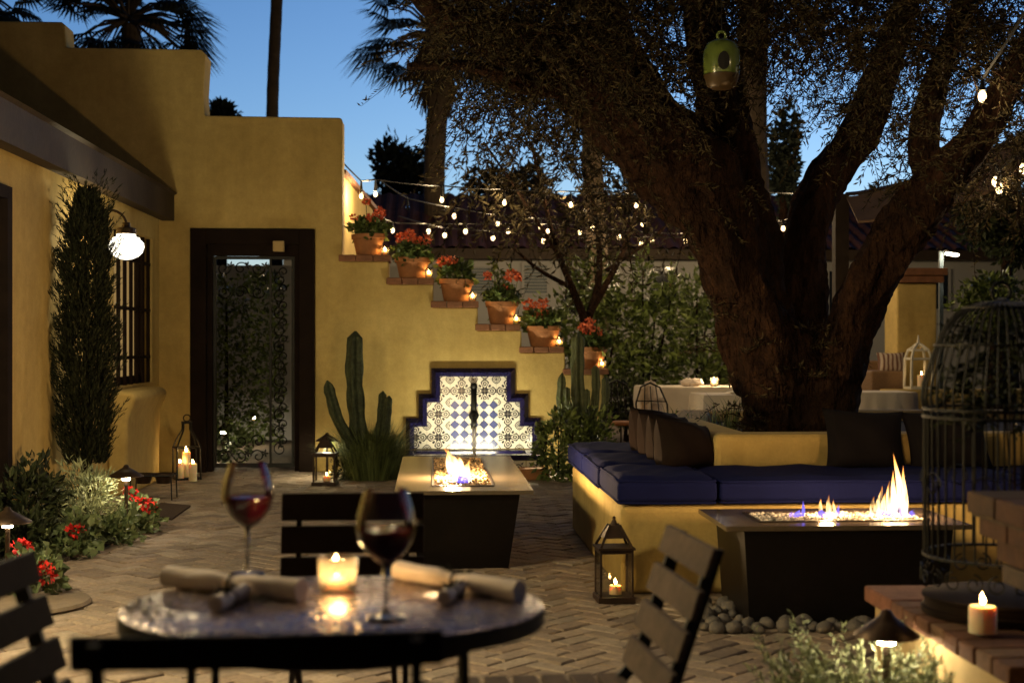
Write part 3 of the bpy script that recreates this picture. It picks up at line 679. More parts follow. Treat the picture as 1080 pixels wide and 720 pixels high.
def cushion(name, lo, hi, m, label, cat='cushion', group=None, crown=.02):
    x0, y0, z0 = lo; x1, y1, z1 = hi; nx, ny = 14, 12; mb = MB(); vs = []
    def prof(t): return (1-abs(2*t-1)**14)
    for side in (0, 1):
        for i in range(nx+1):
            for j in range(ny+1):
                u, v = i/nx, j/ny; x, y = x0+(x1-x0)*u, y0+(y1-y0)*v
                e = prof(u)*prof(v)
                z = (z1-.016*(1-min(1, e*1.6)**.5) + crown*e*.5 + .005*math.sin(x*13+y*7)*e + .004*math.sin(x*31-y*19)*e) if side else z0+.02*(1-min(1, e*2)**.5)
                vs.append((x, y, z))
    N = (nx+1)*(ny+1); I = lambda i, j, s: s*N+i*(ny+1)+j; fs = []
    for i in range(nx):
        for j in range(ny): fs += [(I(i,j,1), I(i+1,j,1), I(i+1,j+1,1), I(i,j+1,1)), (I(i,j,0), I(i,j+1,0), I(i+1,j+1,0), I(i+1,j,0))]
    for i in range(nx): fs += [(I(i,0,0), I(i+1,0,0), I(i+1,0,1), I(i,0,1)), (I(i+1,ny,0), I(i,ny,0), I(i,ny,1), I(i+1,ny,1))]
    for j in range(ny): fs += [(I(0,j+1,0), I(0,j,0), I(0,j,1), I(0,j+1,1)), (I(nx,j,0), I(nx,j+1,0), I(nx,j+1,1), I(nx,j,1))]
    mb.add(vs, fs); o = auto_smooth(mb.build(name, m), 50); b = o.modifiers.new('bevel', 'BEVEL'); b.harden_normals = True; b.width = .022; b.segments = 3; b.limit_method = 'ANGLE'; b.angle_limit = R(50)
    pp = MB(); q = .02; zt_ = z1-.012
    ring = [(x0+q*.4, y0+q), (x0+q, y0+q*.4), (x1-q, y0+q*.4), (x1-q*.4, y0+q), (x1-q*.4, y1-q), (x1-q, y1-q*.4), (x0+q, y1-q*.4), (x0+q*.4, y1-q), (x0+q*.4, y0+q)]
    for z_ in (zt_, z0+.014):
        P_ = []
        for (a, b), (c_, d_) in zip(ring[:-1], ring[1:]): P_ += [(a+(c_-a)*t, b+(d_-b)*t, z_+.002*math.sin((a+c_*t)*17+(b+d_*t)*11)) for t in (0, .25, .5, .75)]
        P_.append((ring[-1][0], ring[-1][1], z_)); pp.tube(P_, .0065, 6); pp.build('piping', m, o, smooth=True); pp = MB()
    return tag(o, label, cat, group)
gq = 'blue cushions on the masonry bench'; cz0_, cz1_ = .454, .592
cushion('seat_cushion', (.955, BY-.01, cz0_), (1.475, 8.07, cz1_), M['fabric_blue'], 'blue canvas cushion at the near corner of the plaster bench', group=gq)
cushion('seat_cushion', (.945, 8.08, cz0_), (BBX-.004, 8.93, cz1_), M['fabric_blue'], 'middle blue canvas cushion on the bench arm under the brown pillows', group=gq)
cushion('seat_cushion', (.945, 8.94, cz0_), (BBX-.004, 9.86, cz1_+.004), M['fabric_blue'], 'farthest blue canvas cushion on the bench arm nearest the fountain', group=gq)
cushion('seat_cushion', (1.485, BY-.005, cz0_), (3.2, 8.07, cz1_-.005), M['fabric_blue'], 'long blue canvas cushion behind the fire table with tall flames', group=gq)
cushion('seat_cushion', (3.21, BY-.005, cz0_), (6.1, 8.07, cz1_-.005), M['fabric_blue'], 'blue canvas cushion at the right end behind the birdcage', group=gq)
def pillow(label, loc, rot, w_, h_, t_, m, group):
    n = 16; mb = MB(); vs = []
    for s_ in (1, -1):
        for i in range(n+1):
            for j in range(n+1):
                u, v = 2*i/n-1, 2*j/n-1
                pin = 1-.10*(1-abs(u)**2.2)*abs(v)**3; pin2 = 1-.10*(1-abs(v)**2.2)*abs(u)**3
                th_ = t_*.5*max(0, (1-abs(u)**2.6)*(1-abs(v)**2.6))**.55
                vs.append((u*w_/2*pin2, s_*th_*(1+.10*math.sin(5*u+3*v)), v*h_/2*pin))
    N = (n+1)**2; I = lambda i, j, s: s*N+i*(n+1)+j; fs = []
    for i in range(n):
        for j in range(n): fs += [(I(i,j,0), I(i,j+1,0), I(i+1,j+1,0), I(i+1,j,0)), (I(i,j,1), I(i+1,j,1), I(i+1,j+1,1), I(i,j+1,1))]
    mb.add(vs, fs); o = mb.build('throw_pillow', m, smooth=True); o.location = loc; o.rotation_euler = rot
    bpy.context.view_layer.update()
    return tag(o, label, 'pillow', group)
gp = 'dark brown pillows along the bench arm'
lab = ['nearest of four brown pillows, at the corner of the bench backrest', 'second brown pillow from the near corner, on the bench arm', 'third brown pillow from the near corner, on the bench arm', 'farthest of four brown pillows, leaning beside the cactus end of the bench']
for i, (px, D, z) in enumerate(((708, 8.22, .675), (694, 8.54, .68), (682, 8.88, .685), (671, 9.25, .69))):
    p = PD(px, 400, D); pillow(lab[i], (1.46, p.y+.0, z), (R(-18), R(random.uniform(4, 12)), R(90-54)), .43, .35, .26, M['fabric_brown'], gp)
pillow('large black pillow left of the tall flames, against the bench back', (PD(915, 400, 8.0).x, 7.93, .735), (R(-20), R(3), R(2)), .48, .38, .18, M['fabric_black'], 'black pillows behind the long fire table')
pillow('large black pillow right of the tall flames, half behind the birdcage', (PD(1004, 400, 8.0).x, 7.93, .735), (R(-20), R(-4), R(-3)), .48, .38, .18, M['fabric_black'], 'black pillows behind the long fire table')

# ================================================================== CANDLES, LANTERNS, LAMPS
def candle_mesh(root, c, r, h, fl=.04, part=True):
    mb = MB(); mb.lathe([(.002, 0), (r, .001), (r, h-.004), (r-.004, h), (r*.6, h-.006), (.002, h-.010)], c, 20); cnd = mb.build('wax_body' if part else 'candle', M['wax'], root, smooth=True); auto_smooth(cnd, 45)
    mb = MB(); mb.tube([(c[0], c[1], c[2]+h-.01), (c[0]+.001, c[1], c[2]+h+.012)], .0016, 5); mb.build('wick', M['iron'], cnd)
    mb = MB(); flame_shape(mb, (c[0], c[1], c[2]+h+.006), fl, fl*.42, (0, 0), 1.0, 1.0); mb.build('flame', M['candleflame'], cnd, smooth=True)
def lantern(loc, rz, label, group, w_=.17, h_=.41, candle=True):
    root = thing('candle_lantern', label, 'lantern', (0, 0, 0), 0, group); s = w_/2; hb = h_*.64; t = .011
    mb = MB()
    mb.box((-s-.008, -s-.008, 0), (s+.008, s+.008, .03)); 
    for sx_ in (-1, 1):
        for sy_ in (-1, 1): mb.box((sx_*s-t if sx_ > 0 else -s, sy_*s-t if sy_ > 0 else -s, .03), (s if sx_ > 0 else -s+t, s if sy_ > 0 else -s+t, hb))
    for zc in (hb-.018,):
        mb.box((-s+t, -s, zc), (s-t, -s+t, hb)); mb.box((-s+t, s-t, zc), (s-t, s, hb)); mb.box((-s, -s+t, zc), (-s+t, s-t, hb)); mb.box((s-t, -s+t, zc), (s, s-t, hb))
    mb.build('frame', M['rust'], root, bevel=.002)
    mb = MB(); e = s+.008; q = s*.30; zt = h_*.93
    mb.box((-e, -e, hb+.001), (e, e, hb+.012))
    # four sloped ridge bars and a solid upper hood
    for sx_ in (-1, 1):
        for sy_ in (-1, 1): mb.tube([(sx_*(s-.006), sy_*(s-.006), hb+.012), (sx_*q, sy_*q, zt)], .008, 4)
    m1 = .42; zm = hb+.012+(zt-hb-.012)*m1; rm = s+(q-s)*m1
    vs = [(a*rm, b*rm, zm) for a, b in ((-1,-1),(1,-1),(1,1),(-1,1))] + [(a*q, b*q, zt) for a, b in ((-1,-1),(1,-1),(1,1),(-1,1))]
    mb.add(vs, [(0,1,5,4), (1,2,6,5), (2,3,7,6), (3,0,4,7), (4,5,6,7), (3,2,1,0)])
    mb.tube([(0, 0, zt-.005), (0, 0, zt+.03)], [q*.9, .006], 8); 
    mb.blob((0, 0, zt+.034), (.009, .009, .009))
    mb.build('roof', M['rust'], root)
    mb = MB()
    for (a, b) in ((-1, 0), (1, 0), (0, -1), (0, 1)):
        if a: mb.box((a*(s-.005)-.0012, -s+t, .031), (a*(s-.005)+.0012, s-t, hb-.02))
        else: mb.box((-s+t, b*(s-.005)-.0012, .031), (s-t, b*(s-.005)+.0012, hb-.02))
    mb.build('pane', M['pane'], root)
    root.location = loc; root.rotation_euler = (0, 0, rz)
    return root
gl = 'square metal candle lanterns standing on the paving'
p = PZ(647.5, 633, 0); L1 = lantern(p, R(3), 'square metal candle lantern in front of the bench corner', gl); pL = p
p2 = PZ(343, 511, 0); L2 = copy_tree(L1, p2, R(-4), 'square metal candle lantern beside the left cactus and doorway', gl, scale=(1.18, 1.18, 1.06))
def candle(loc, r, h, label, group=None, fl=.04):
    root = thing('candle', label, 'candle', (0, 0, 0), 0, group); candle_mesh(root, (0, 0, 0), r, h, fl); root.location = loc; return root
cA = candle((p.x+.008, p.y, .032), .032, .045, 'short candle burning inside the lantern at the bench corner', fl=.032)
copy_tree(cA, (p2.x+.015, p2.y, .034), label='short candle burning inside the lantern beside the cactus')
# open cage lantern at the door with three pillar candles
pc = PZ(197, 505, 0)
cl = thing('bell_lantern', 'tall open bell shaped iron lantern beside the doorway', 'lantern', (0, 0, 0))
k = 13.4/F; hb = 68*k
mb = MB(); s = .118
mb.box((-s, -s, 0), (s, s, .018))
for sx_ in (-1, 1):
    for sy_ in (-1, 1):
        prof = [(s-.008, .018), (s-.008, .30), (s-.03, .36), (.055, .43), (.036, .47), (.034, .53)]
        mb.tube([(sx_*r, sy_*r, z) for r, z in prof], .008, 6)
for z, r in ((.30, s-.008),): mb.tube([(a*r, b*r, z) for a, b in ((-1,-1),(1,-1),(1,1),(-1,1),(-1,-1))], .007, 4)
mb.box((-.045, -.045, .525), (.045, .045, .545)); mb.tube([(.032*math.cos(a), 0, .577+.032*math.sin(a)) for a in np.linspace(-PI/2, 1.5*PI, 17)], .006, 6)
mb.build('frame', M['iron'], cl); cl.location = pc; cl.rotation_euler = (0, 0, R(20))
c1 = candle((pc.x-.005, pc.y, .02), .040, .235, 'tallest pillar candle, burning inside the bell shaped iron lantern', 'pillar candles by the doorway', .05)
q = PZ(190, 506, 0); copy_tree(c1, (q.x, q.y, 0.002), label='left of two shorter pillar candles on the paving before the bell lantern', scale=(.95, .95, .68))
q = PZ(203.5, 507.5, 0); copy_tree(c1, (q.x, q.y, 0.002), label='right of two shorter pillar candles on the paving before the bell lantern', scale=(.97, .97, .70))

# wall sconces
def sconce():
    root = thing('wall_sconce', 'lit schoolhouse wall lamp on a gooseneck arm beside the cypress', 'wall lamp', (0, 0, 0), 0, 'gooseneck lamps on the house wall')
    mb = MB(); pts = [(-.35, 0, .15), (-.27, 0, .15)] + [(-.13+.13*math.cos(a), 0, .18+.115*math.sin(a)) for a in np.linspace(PI*.93, 0, 12)] + [(0, 0, .16)]
    mb.tube(pts, .011, 8); mb.lathe([(.001, 0), (.055, 0), (.055, .02), (.001, .025)], (0, 0, 0), 16)
    vs = mb.v[-64:]; mb.v[-64:] = [(-.352+z, x, .15+y) for x, y, z in vs]
    mb.build('arm', M['bronze'], root, smooth=False)
    mb = MB(); mb.lathe([(.001, .20), (.03, .20), (.034, .165), (.075, .155), (.078, .11), (.001, .108)], n=20); mb.build('fitter', M['bronze'], root)
    mb = MB(); mb.lathe([(.072, .108), (.074, .09), (.098, .083), (.105, .072), (.133, .04), (.136, .01), (.122, -.03), (.09, -.062), (.045, -.082), (.002, -.088)], n=28); gl_ = mb.build('globe', M['globe'], root, smooth=True)
    mb = MB()
    for z, r in ((.062, .118), (-.018, .1335), (.028, .1385)): mb.lathe([(r-.002, z-.0022), (r+.0015, z-.0022), (r+.0015, z+.0022), (r-.002, z+.0022)], n=28, cap=False)
    mb.build('globe_band', M['iron'], gl_)
    return root, gl_
sc, scg = sconce(); sp = PD(128.5, 262, 10.95); sc.location = (XL+.352, sp.y, sp.z)
SCL = lamp(sc, (0, 0, .0), 40, .06, (1, .82, .47))
sc2 = copy_tree(sc, (XL+.352, 5.3, sp.z+.1), label='brighter gooseneck wall lamp farther along the house wall, outside the left edge of the photo')
for ch in list(sc2.children):
    if ch.type == 'LIGHT': bpy.data.objects.remove(ch); continue
    if ch.name.startswith('globe'): ch.data = ch.data.copy(); ch.data.materials[0] = M['globe_far']

def path_light(loc, label, h=.45, r=.115, m='pathlamp', group='hat topped path lights'):
    root = thing('path_light', label, 'path light', (0, 0, 0), 0, group)
    mb = MB(); mb.tube([(0, 0, -.02), (0, 0, h-.055)], .012, 8); mb.build('post', M['bronze'], root)
    mb = MB(); mb.lathe([(r, h-.032), (r, h-.026), (r*.45, h+.012), (.022, h+.03), (.014, h+.045), (.001, h+.05)], n=24, cap=False); mb.lathe([(r, h-.032), (r*.45, h+.004), (.001, h+.012)], n=24, cap=False); mb.build('hat', M['bronze'], root, smooth=True)
    mb = MB(); mb.lathe([(.001, h-.055), (.026, h-.055), (.030, h-.030), (.026, h-.008), (.001, h-.006)], n=14); mb.build('lens', M[m], root, smooth=True)
    root.location = loc; return root
q = PD(133, 491, 9.5); path_light((q.x, q.y, 0), 'hat topped path light in the planting bed under the cypress', q.z-.04)
q = PD(8, 536, 7.2); path_light((q.x, q.y, 0), 'nearest hat topped path light, at the left edge beside the low red flowers', q.z-.04, .12, 'pathdim')
q = PD(345, 458, 13.55); path_light((q.x, q.y, 0), 'path light glowing on the wall behind the lantern and left cactus', q.z-.03, .11, 'pathbright')
q = PD(572, 470, 13.7); path_light((wx(268, Y=W+3.6), W+3.5, 0), 'added unseen path light between the hedge and the white wall beyond the gate', .40, .10, 'pathbright')  # lamp added out of sight to brighten the white wall behind the hedge
path_light((GATE_LAMP[0], GATE_LAMP[1], 0), 'path light beyond the iron gate at the foot of the hedge', .36, .10, 'pathbright')
path_light((q.x, q.y, 0), 'path light hidden in the greenery under the right cactus', .34, .10, 'pathbright')
q = PD(935, 652, 4.3); PLR = path_light((q.x, q.y, 0), 'bronze hat topped path light rising from the silver bush', q.z-.02, .098, 'pathlamp')

# pet bowls and mat
pm = [PZ(x, y, .012) for x, y in ((148, 541), (181, 547), (201, 533), (170, 530))]
mb = MB(); n4 = len(pm); mb.add([(v.x, v.y, .003) for v in pm]+[(v.x, v.y, .016) for v in pm], [(3,2,1,0), (4,5,6,7)]+[(i, (i+1)%4, 4+(i+1)%4, 4+i) for i in range(4)]); tag(mb.build('door_mat', M['mat']), 'small brown mat on the paving before the pet bowls', 'mat')
pq = PZ(162, 526, 0)
pet = thing('pet_feeder', 'low iron stand holding two pet bowls by the house wall', 'pet feeder', (pq.x, pq.y, 0))
mb = MB(); hx, hy, hz = .17, .12, .20
for a in (-1, 1):
    for b in (-1, 1): mb.tube([(pq.x+a*hx, pq.y+b*hy, 0), (pq.x+a*hx*.96, pq.y+b*hy*.96, hz)], .006, 5)
for (a, b) in (((-hx, -hy), (hx, -hy)), ((hx, -hy), (hx, hy)), ((hx, hy), (-hx, hy)), ((-hx, hy), (-hx, -hy)), ((0, -hy), (0, hy))): mb.tube([(pq.x+a[0]*.96, pq.y+a[1]*.96, hz), (pq.x+b[0]*.96, pq.y+b[1]*.96, hz)], .006, 5)
mb.build('stand', M['iron'], pet)
for a in (-1, 1): mb = MB(); mb.lathe([(.055, .13), (.075, .20), (.085, .212), (.078, .212), (.05, .145), (.001, .14)], (pq.x+a*.082, pq.y, 0), 20, cap=False); mb.build('bowl', M['bronze'], pet, smooth=True)

# ================================================================== CACTI AND BED PLANTS
def column(mb, pts, r0, ribs=6, n=36, tip=True):
    P_ = [Vector(p) for p in pts]; out_ = []; seg = 7
    for i in range(len(P_)-1):
        for k in range(seg): out_.append(P_[i].lerp(P_[i+1], k/seg))
    out_.append(P_[-1]); m_ = len(out_)
    for _ in range(4): out_ = [out_[0]] + [(out_[i-1]+out_[i]*2+out_[i+1])/4 for i in range(1, m_-1)] + [out_[-1]]
    rad = []
    for i in range(m_):
        t = i/(m_-1); rad.append(r0*(.82+.18*math.sin(min(1, t*3)*PI/2))*(1+.06*math.sin(i*1.3)+random.uniform(-.06,.06))*(1 if t < .9 else max(.12, math.sqrt(max(0, 1-((t-.9)/.1)**2)))))
    mb.tube(out_, rad, n, True, lambda a, i: 1+.20*math.cos(ribs*a)+.03*math.sin(i*2.1)*math.cos(ribs*a))
def cactus(label, m, cols, foot, flabel=None):
    root = thing('column_cactus', label, 'cactus', (foot.x, foot.y, 0))
    for (pts, r, rb) in cols:
        mb = MB(); column(mb, pts, r, rb); o = mb.build('stem', M[m], root, smooth=True)
    return root
foot = PZ(382, 507, 0); yc = 13.45
f_ = lambda px, py, y=yc: tuple(PY(px, py, y))
cactus('green column cactus with one tall and two shorter stems left of the fountain', 'cactus', [
    ([f_(384, 503), f_(378, 450), f_(374, 400), f_(375, 349)], .072, 5),
    ([f_(383, 503, 13.4), f_(372, 470, 13.38), f_(355, 440, 13.36), f_(345, 401, 13.36)], .047, 5),
    ([f_(388, 503, 13.5), f_(397, 470, 13.5), f_(403, 440, 13.5), f_(404, 412, 13.5)], .038, 5),
    ([f_(391, 503, 13.5), f_(405, 475, 13.46), f_(409, 440, 13.46), f_(410.5, 417, 13.46)], .034, 5)], foot)
yr = 13.7
cactus('pale green column cactus with five rising arms at the low end of the stepped wall', 'cactus_pale', [
    ([f_(613, 500, yr), f_(611, 440, yr), f_(609, 390, yr), f_(610, 351, yr)], .058, 5),
    ([f_(612, 480, yr), f_(600, 455, yr-.05), f_(591, 430, yr-.05), f_(593, 393, yr-.05)], .036, 5),
    ([f_(610, 475, yr-.05), f_(602, 440, yr-.1), f_(598, 420, yr-.1), f_(598, 408, yr-.1)], .03, 5),
    ([f_(615, 485, yr), f_(625, 450, yr), f_(629, 410, yr), f_(628, 385, yr)], .036, 5),
    ([f_(616, 480, yr-.05), f_(633, 452, yr-.05), f_(639, 420, yr-.05), f_(638, 397, yr-.05)], .034, 5),
    ([f_(613, 480, yr-.08), f_(618, 450, yr-.1), f_(619, 425, yr-.1), f_(619, 410, yr-.1)], .03, 5)], PZ(613, 505, 0))
def grass_tuft(name, label, cat, c, n, h, spread, m='grass', base=.1):
    root = thing(name, label, cat, (c[0], c[1], 0)); mb = MB()
    for _ in range(n):
        a = random.uniform(0, 2*PI); q = math.sqrt(random.random()); b = Vector((c[0]+base*q*math.cos(a), c[1]+base*q*math.sin(a), c[2] if len(c) > 2 else 0))
        L_ = h*random.uniform(.5, 1.1); o_ = Vector((math.cos(a), math.sin(a), 0))*spread*q*random.uniform(.4, 1.2); s_ = Vector((-math.sin(a), math.cos(a), 0))*random.uniform(.0025, .005)
        dr = random.uniform(0, .35); o_ = o_+Vector((random.gauss(0, .03), random.gauss(0, .03), 0)); m1 = b+o_*.35+Vector((0,0,L_*.62)); e = b+o_*(1+dr)+Vector((0,0,L_*(1-dr*.8)))
        mb.add([b-s_, b+s_, m1+s_*.8, m1-s_*.8, e], [(0,1,2,3), (3,2,4)])
    mb.build('blade', M[m], root); return root
gf_ = PZ(393, 504, 0); grass_tuft('ornamental_grass', 'dense green grassy shrub round the foot of the left cactus', 'grass clump', (gf_.x, gf_.y-.05, 0), 2300, .56, .34, 'grass', .27)
gf2 = PZ(358, 507, 0); r_ = thing('low_shrub', 'small dark shrub between the lantern and the left cactus', 'shrub', (gf2.x+.06, gf2.y+.1, 0)); mb = MB(); bush(mb, (gf2.x+.06, gf2.y+.1, .10), (.13, .12, .13), 260, .06, .02); mb.build('foliage', M['leaf_dark'], r_)
r_ = thing('leafy_shrub', 'leafy green shrub at the fountain side of the right cactus', 'shrub', (PD(592, 500, 13.2).x, 13.25, 0)); mb = MB(); c0 = PD(590, 478, 13.2)
bush(mb, (c0.x, 13.25, .30), (.22, .2, .36), 900, .07, .035, seed=2); c1_ = PD(620, 460, 13.3); bush(mb, (c1_.x, 13.35, .35), (.26, .2, .33), 700, .07, .035, seed=3); mb.build('foliage', M['leaf_green'], r_)
mb = MB(); [mb.tube([(c0.x+.1*k, 13.25, 0), (c0.x+.14*k, 13.25, .5)], [.012, .004], 5) for k in range(-1, 3)]; mb.build('stem', M['bark'], r_)

# cypress
cyb = PD(93, 490, 10.2); cyx = -2.47
cy = thing('column_cypress', 'slim dark column cypress against the ochre house wall', 'cypress', (cyx, cyb.y, 0))
zt_ = 1.3+160*10.2/F
mb = MB(); N_ = 26000; zz = rng.uniform(.42, zt_-.02, N_); tt = (zz-.42)/(zt_-.42)
rad = .255*np.sin(np.clip(tt*1.35+.42, 0, PI))**.7*(1-.56*tt)*np.clip((1.0-tt)/.10, .15, 1)**.6*(1+.10*np.sin(zz*11)+.08*np.sin(zz*27+1))
an = rng.uniform(0, 2*PI, N_); rr = rad*(.35+.65*rng.random(N_)**.5)*(1+.22*np.sin(an*3+zz*6)+.14*np.sin(an*7-zz*17))
Pp = np.column_stack([cyx+rr*np.cos(an), cyb.y+rr*np.sin(an), zz])
Aa = np.column_stack([np.cos(an)*.55, np.sin(an)*.55, np.full(N_, 1.0)])+rng.normal(size=(N_, 3))*.22; mb.leaves(Pp, Aa, .055, .009)
# loose sprays sticking out
for _ in range(300):
    i = rng.integers(N_); a = an[i]; b = np.array([cyx+rad[i]*.8*math.cos(a), cyb.y+rad[i]*.8*math.sin(a), zz[i]]); d_ = np.array([math.cos(a)*.7, math.sin(a)*.7, 1.0]); t_ = np.linspace(0, random.uniform(.12, .26), 22)[:, None]
    mb.leaves(b+t_*d_/np.linalg.norm(d_), d_+rng.normal(size=(22, 3))*.35, .045, .008)
for zq in (.95, 1.25, 1.05): 
    for _ in range(7):
        b = np.array([cyx-.16, cyb.y-.05, zq+random.uniform(-.1, .1)]); d_ = np.array([-.55, -.25, .8]); t_ = np.linspace(0, random.uniform(.2, .34), 30)[:, None]; mb.leaves(b+t_*(d_+rng.normal(size=3)*.12), d_+rng.normal(size=(30, 3))*.35, .045, .008)
mb.build('foliage', M['leaf_cypress'], cy)
mb = MB(); mb.tube([(cyx, cyb.y, 0), (cyx, cyb.y, 1.9)], [.05, .012], 8); mb.build('trunk', M['bark'], cy)
# shrubs in the bed beneath
def shrub(name, label, cat, parts, m, L, W_, flowers=None):
    c = parts[0][0]; root = thing(name, label, cat, (c[0], c[1], 0)); mb = MB()
    for i, (cc, rad, n) in enumerate(parts): bush(mb, cc, rad, n, L, W_, .35, .3, .4, i+len(label))
    mb.build('foliage', M[m], root); mb = MB()
    for (cc, rad, n) in parts:
        for _ in range(4): mb.tube([(cc[0]+random.uniform(-.3,.3)*rad[0], cc[1], 0), (cc[0]+random.uniform(-.6,.6)*rad[0], cc[1]+random.uniform(-.5,.5)*rad[1], cc[2]+rad[2]*.4)], [.008, .003], 4)
    mb.build('stem', M['bark'], root)
    return root
def g0(px, py): return PZ(px, py, 0)
a = g0(95, 553); shrub('silver_shrub', 'pale feathery shrub lit by the path light under the cypress', 'shrub', [((-2.33, 9.72, .26), (.22, .2, .20), 1500), ((-2.26, 9.45, .14), (.2, .2, .14), 700)], 'leaf_silver', .06, .012)
shrub('dark_shrub', 'dark leafy shrub at the wall left of the cypress foot', 'shrub', [((-2.55, 9.25, .26), (.15, .36, .27), 900), ((-2.48, 8.75, .13), (.17, .28, .14), 500)], 'leaf_dark', .075, .03)
shrub('ivy_ground_cover', 'low bright ivy spilling over the bed edge under the path light', 'ground cover', [((-2.12, 9.35, .05), (.20, .28, .12), 650), ((-2.26, 8.8, .05), (.22, .32, .10), 600), ((-2.02, 9.75, .05), (.16, .22, .10), 380)], 'leaf_ivy', .055, .045)
def bloom(mb, c, r, n=40):
    P_, d_ = ell(c, (r, r, r*.75), n, .5, .1, 1); mb.leaves(P_, d_+rng.normal(size=(n, 3))*.8, r*.75, r*.6)
def red_plant(label, c, h, r, blooms):
    root = thing('red_geranium', label, 'geranium', (c[0], c[1], 0)); mb = MB(); bush(mb, (c[0], c[1], h*.5), (r, r, h*.55), 240, .055, .05); mb.build('foliage', M['leaf_ivy'], root)
    mb = MB(); [mb.tube([(c[0], c[1], 0), (c[0]+random.uniform(-r, r)*.7, c[1]+random.uniform(-r, r)*.7, h*.8)], .004, 4) for _ in range(6)]; mb.build('stem', M['leaf_ivy'], root)
    for b in blooms: mb = MB(); bloom(mb, b, .045); mb.build('flower', M['petal_red'], root)
q = PD(36, 615, 7.2); red_plant('low red geranium growing beside the left chair', (q.x, q.y), .22, .14, [PD(47, 599, 7.15), PD(24, 577, 7.3), PD(49, 605, 7.1)])
q = PD(84, 565, 8.7); red_plant('red geranium at the front edge of the shadowed bed', (q.x, q.y), .24, .12, [PD(80, 559, 8.6)])
q = PD(148, 545, 9.75); red_plant('red geranium at the bed corner nearest the door mat', (q.x, q.y), .22, .12, [PD(137, 520, 9.8), PD(149, 530, 9.7), PD(157, 535, 9.7)])
q = PZ(42, 638, 0); mb = MB(); mb.lathe([(.001, 0), (.33, 0), (.345, .010), (.335, .026), (.001, .030)], (q.x-.1, q.y, 0), 40); tag(mb.build('round_stone', mat('flagstone', (.27, .21, .15), .85, noise=((3, .3), (20, .25)), bump=(30, .4, .006))), 'flat round stone set in the paving near the left chair', 'paving stone')

# ================================================================== FLOWER POTS ON THE STEPS
def flower_pot(label, seed):
    random.seed(seed); root = thing('flower_pot', label, 'flower pot', (0, 0, 0), 0, 'terracotta geranium pots on the wall steps')
    mb = MB(); mb.lathe([(.001, 0), (.125, 0), (.162, .165), (.176, .168), (.18, .215), (.165, .218), (.155, .18), (.001, .175)], n=30); auto_smooth(mb.build('pot', M['terracotta'], root), 35)
    mb = MB(); bush(mb, (.02*math.sin(seed*2.3), 0, .26), (.17+.015*(seed % 3), .16, .08+.018*((seed*5) % 4)), 380+40*(seed % 3), .07, .06, .4, .25, .3, seed); mb.build('foliage', M['leaf_ger'], root)
    mb = MB()
    hb_ = [0, .10, .02, .0, .04, -.02, .06][seed]
    for k in range([0, 5, 8, 4, 5, 6, 4][seed]):
        a = random.uniform(0, 2*PI); r = random.uniform(.03, .21); e = (r*math.cos(a), r*math.sin(a)*.8, .33+hb_*random.random()+random.uniform(-.03, .13)); mb.tube([(e[0]*.4, e[1]*.4, .2), (e[0]*.8, e[1]*.8, .3), e], .004, 4)
        f = MB(); bloom(f, e, random.uniform(.034, .064), 60); f.build('flower', M['petal'], root)
    mb.build('stem', M['leaf_ger'], root); return root
ordn = ['on the top ledge, against the parapet', 'on the second ledge from the top', 'on the third ledge from the top', 'on the fourth ledge, with the tallest leaves', 'on the fifth ledge, just above the lowest', 'on the lowest ledge, behind the right cactus']
potx = [389, 435, 481, 529, 573, 622]
vt = None
for i, (a, b, t_, bt) in enumerate(caps_px):
    fpot = flower_pot('terracotta pot of orange red geraniums ' + ordn[i], i+1); x = PY(potx[i], 300, W+.17).x; fpot.location = (x, W+.17, wz(t_)+.001); fpot.rotation_euler = (R(random.uniform(-1.5, 1.5)), R(random.uniform(-1.5, 1.5)), i*1.3); fpot.scale = [(.97, .97, 1.0), (1.03, 1.03, .96), (1.0, 1.0, 1.04), (.94, .94, 1.06), (1.02, 1.02, .98), (.98, .98, 1.02)][i]
    lb = 'small glass votive glowing beside the pot ' + ordn[i].split(',')[0]
    if vt is None:
        vt = thing('votive_candle', lb, 'votive', (0, 0, 0), 0, 'glass votives on the wall steps')
        mb = MB(); mb.lathe([(.030, .0), (.036, .002), (.040, .085), (.037, .085), (.033, .008)], n=16, cap=False); mb.build('glass', M['votglass'], vt, smooth=True)
        candle_mesh(vt, (0, 0, .004), .028, .030, .050); o = vt
    else: o = copy_tree(vt, label=lb)
    vxp = [411.5, 457.5, 503.5, 549.5, 594.5, 639.5][i]; o.location = (PY(vxp-1.5, 300, W+.10).x-.035, W+.06, wz(t_)+.002)
# extra leafy plant rising behind the fourth pot
r_ = thing('young_citrus', 'slender bright leaved plant rising behind the fourth flower pot', 'plant', (wx(526), W+.9, 0)); mb = MB(); tw = MB()
for k in range(7): sprays(mb, tw, [(wx(526)+random.uniform(-.05,.05), W+.9, 1.2+.12*k)], [(random.uniform(-.4,.4), random.uniform(-.3,.3), 1)], .4, 22, .09, .035, droop=.1)
tw.tube([(wx(526), W+.9, 0), (wx(526), W+.9, 1.7)], [.02, .008], 5); mb.build('foliage', M['leaf_green'], r_); tw.build('stem', M['bark'], r_)
random.seed(99)
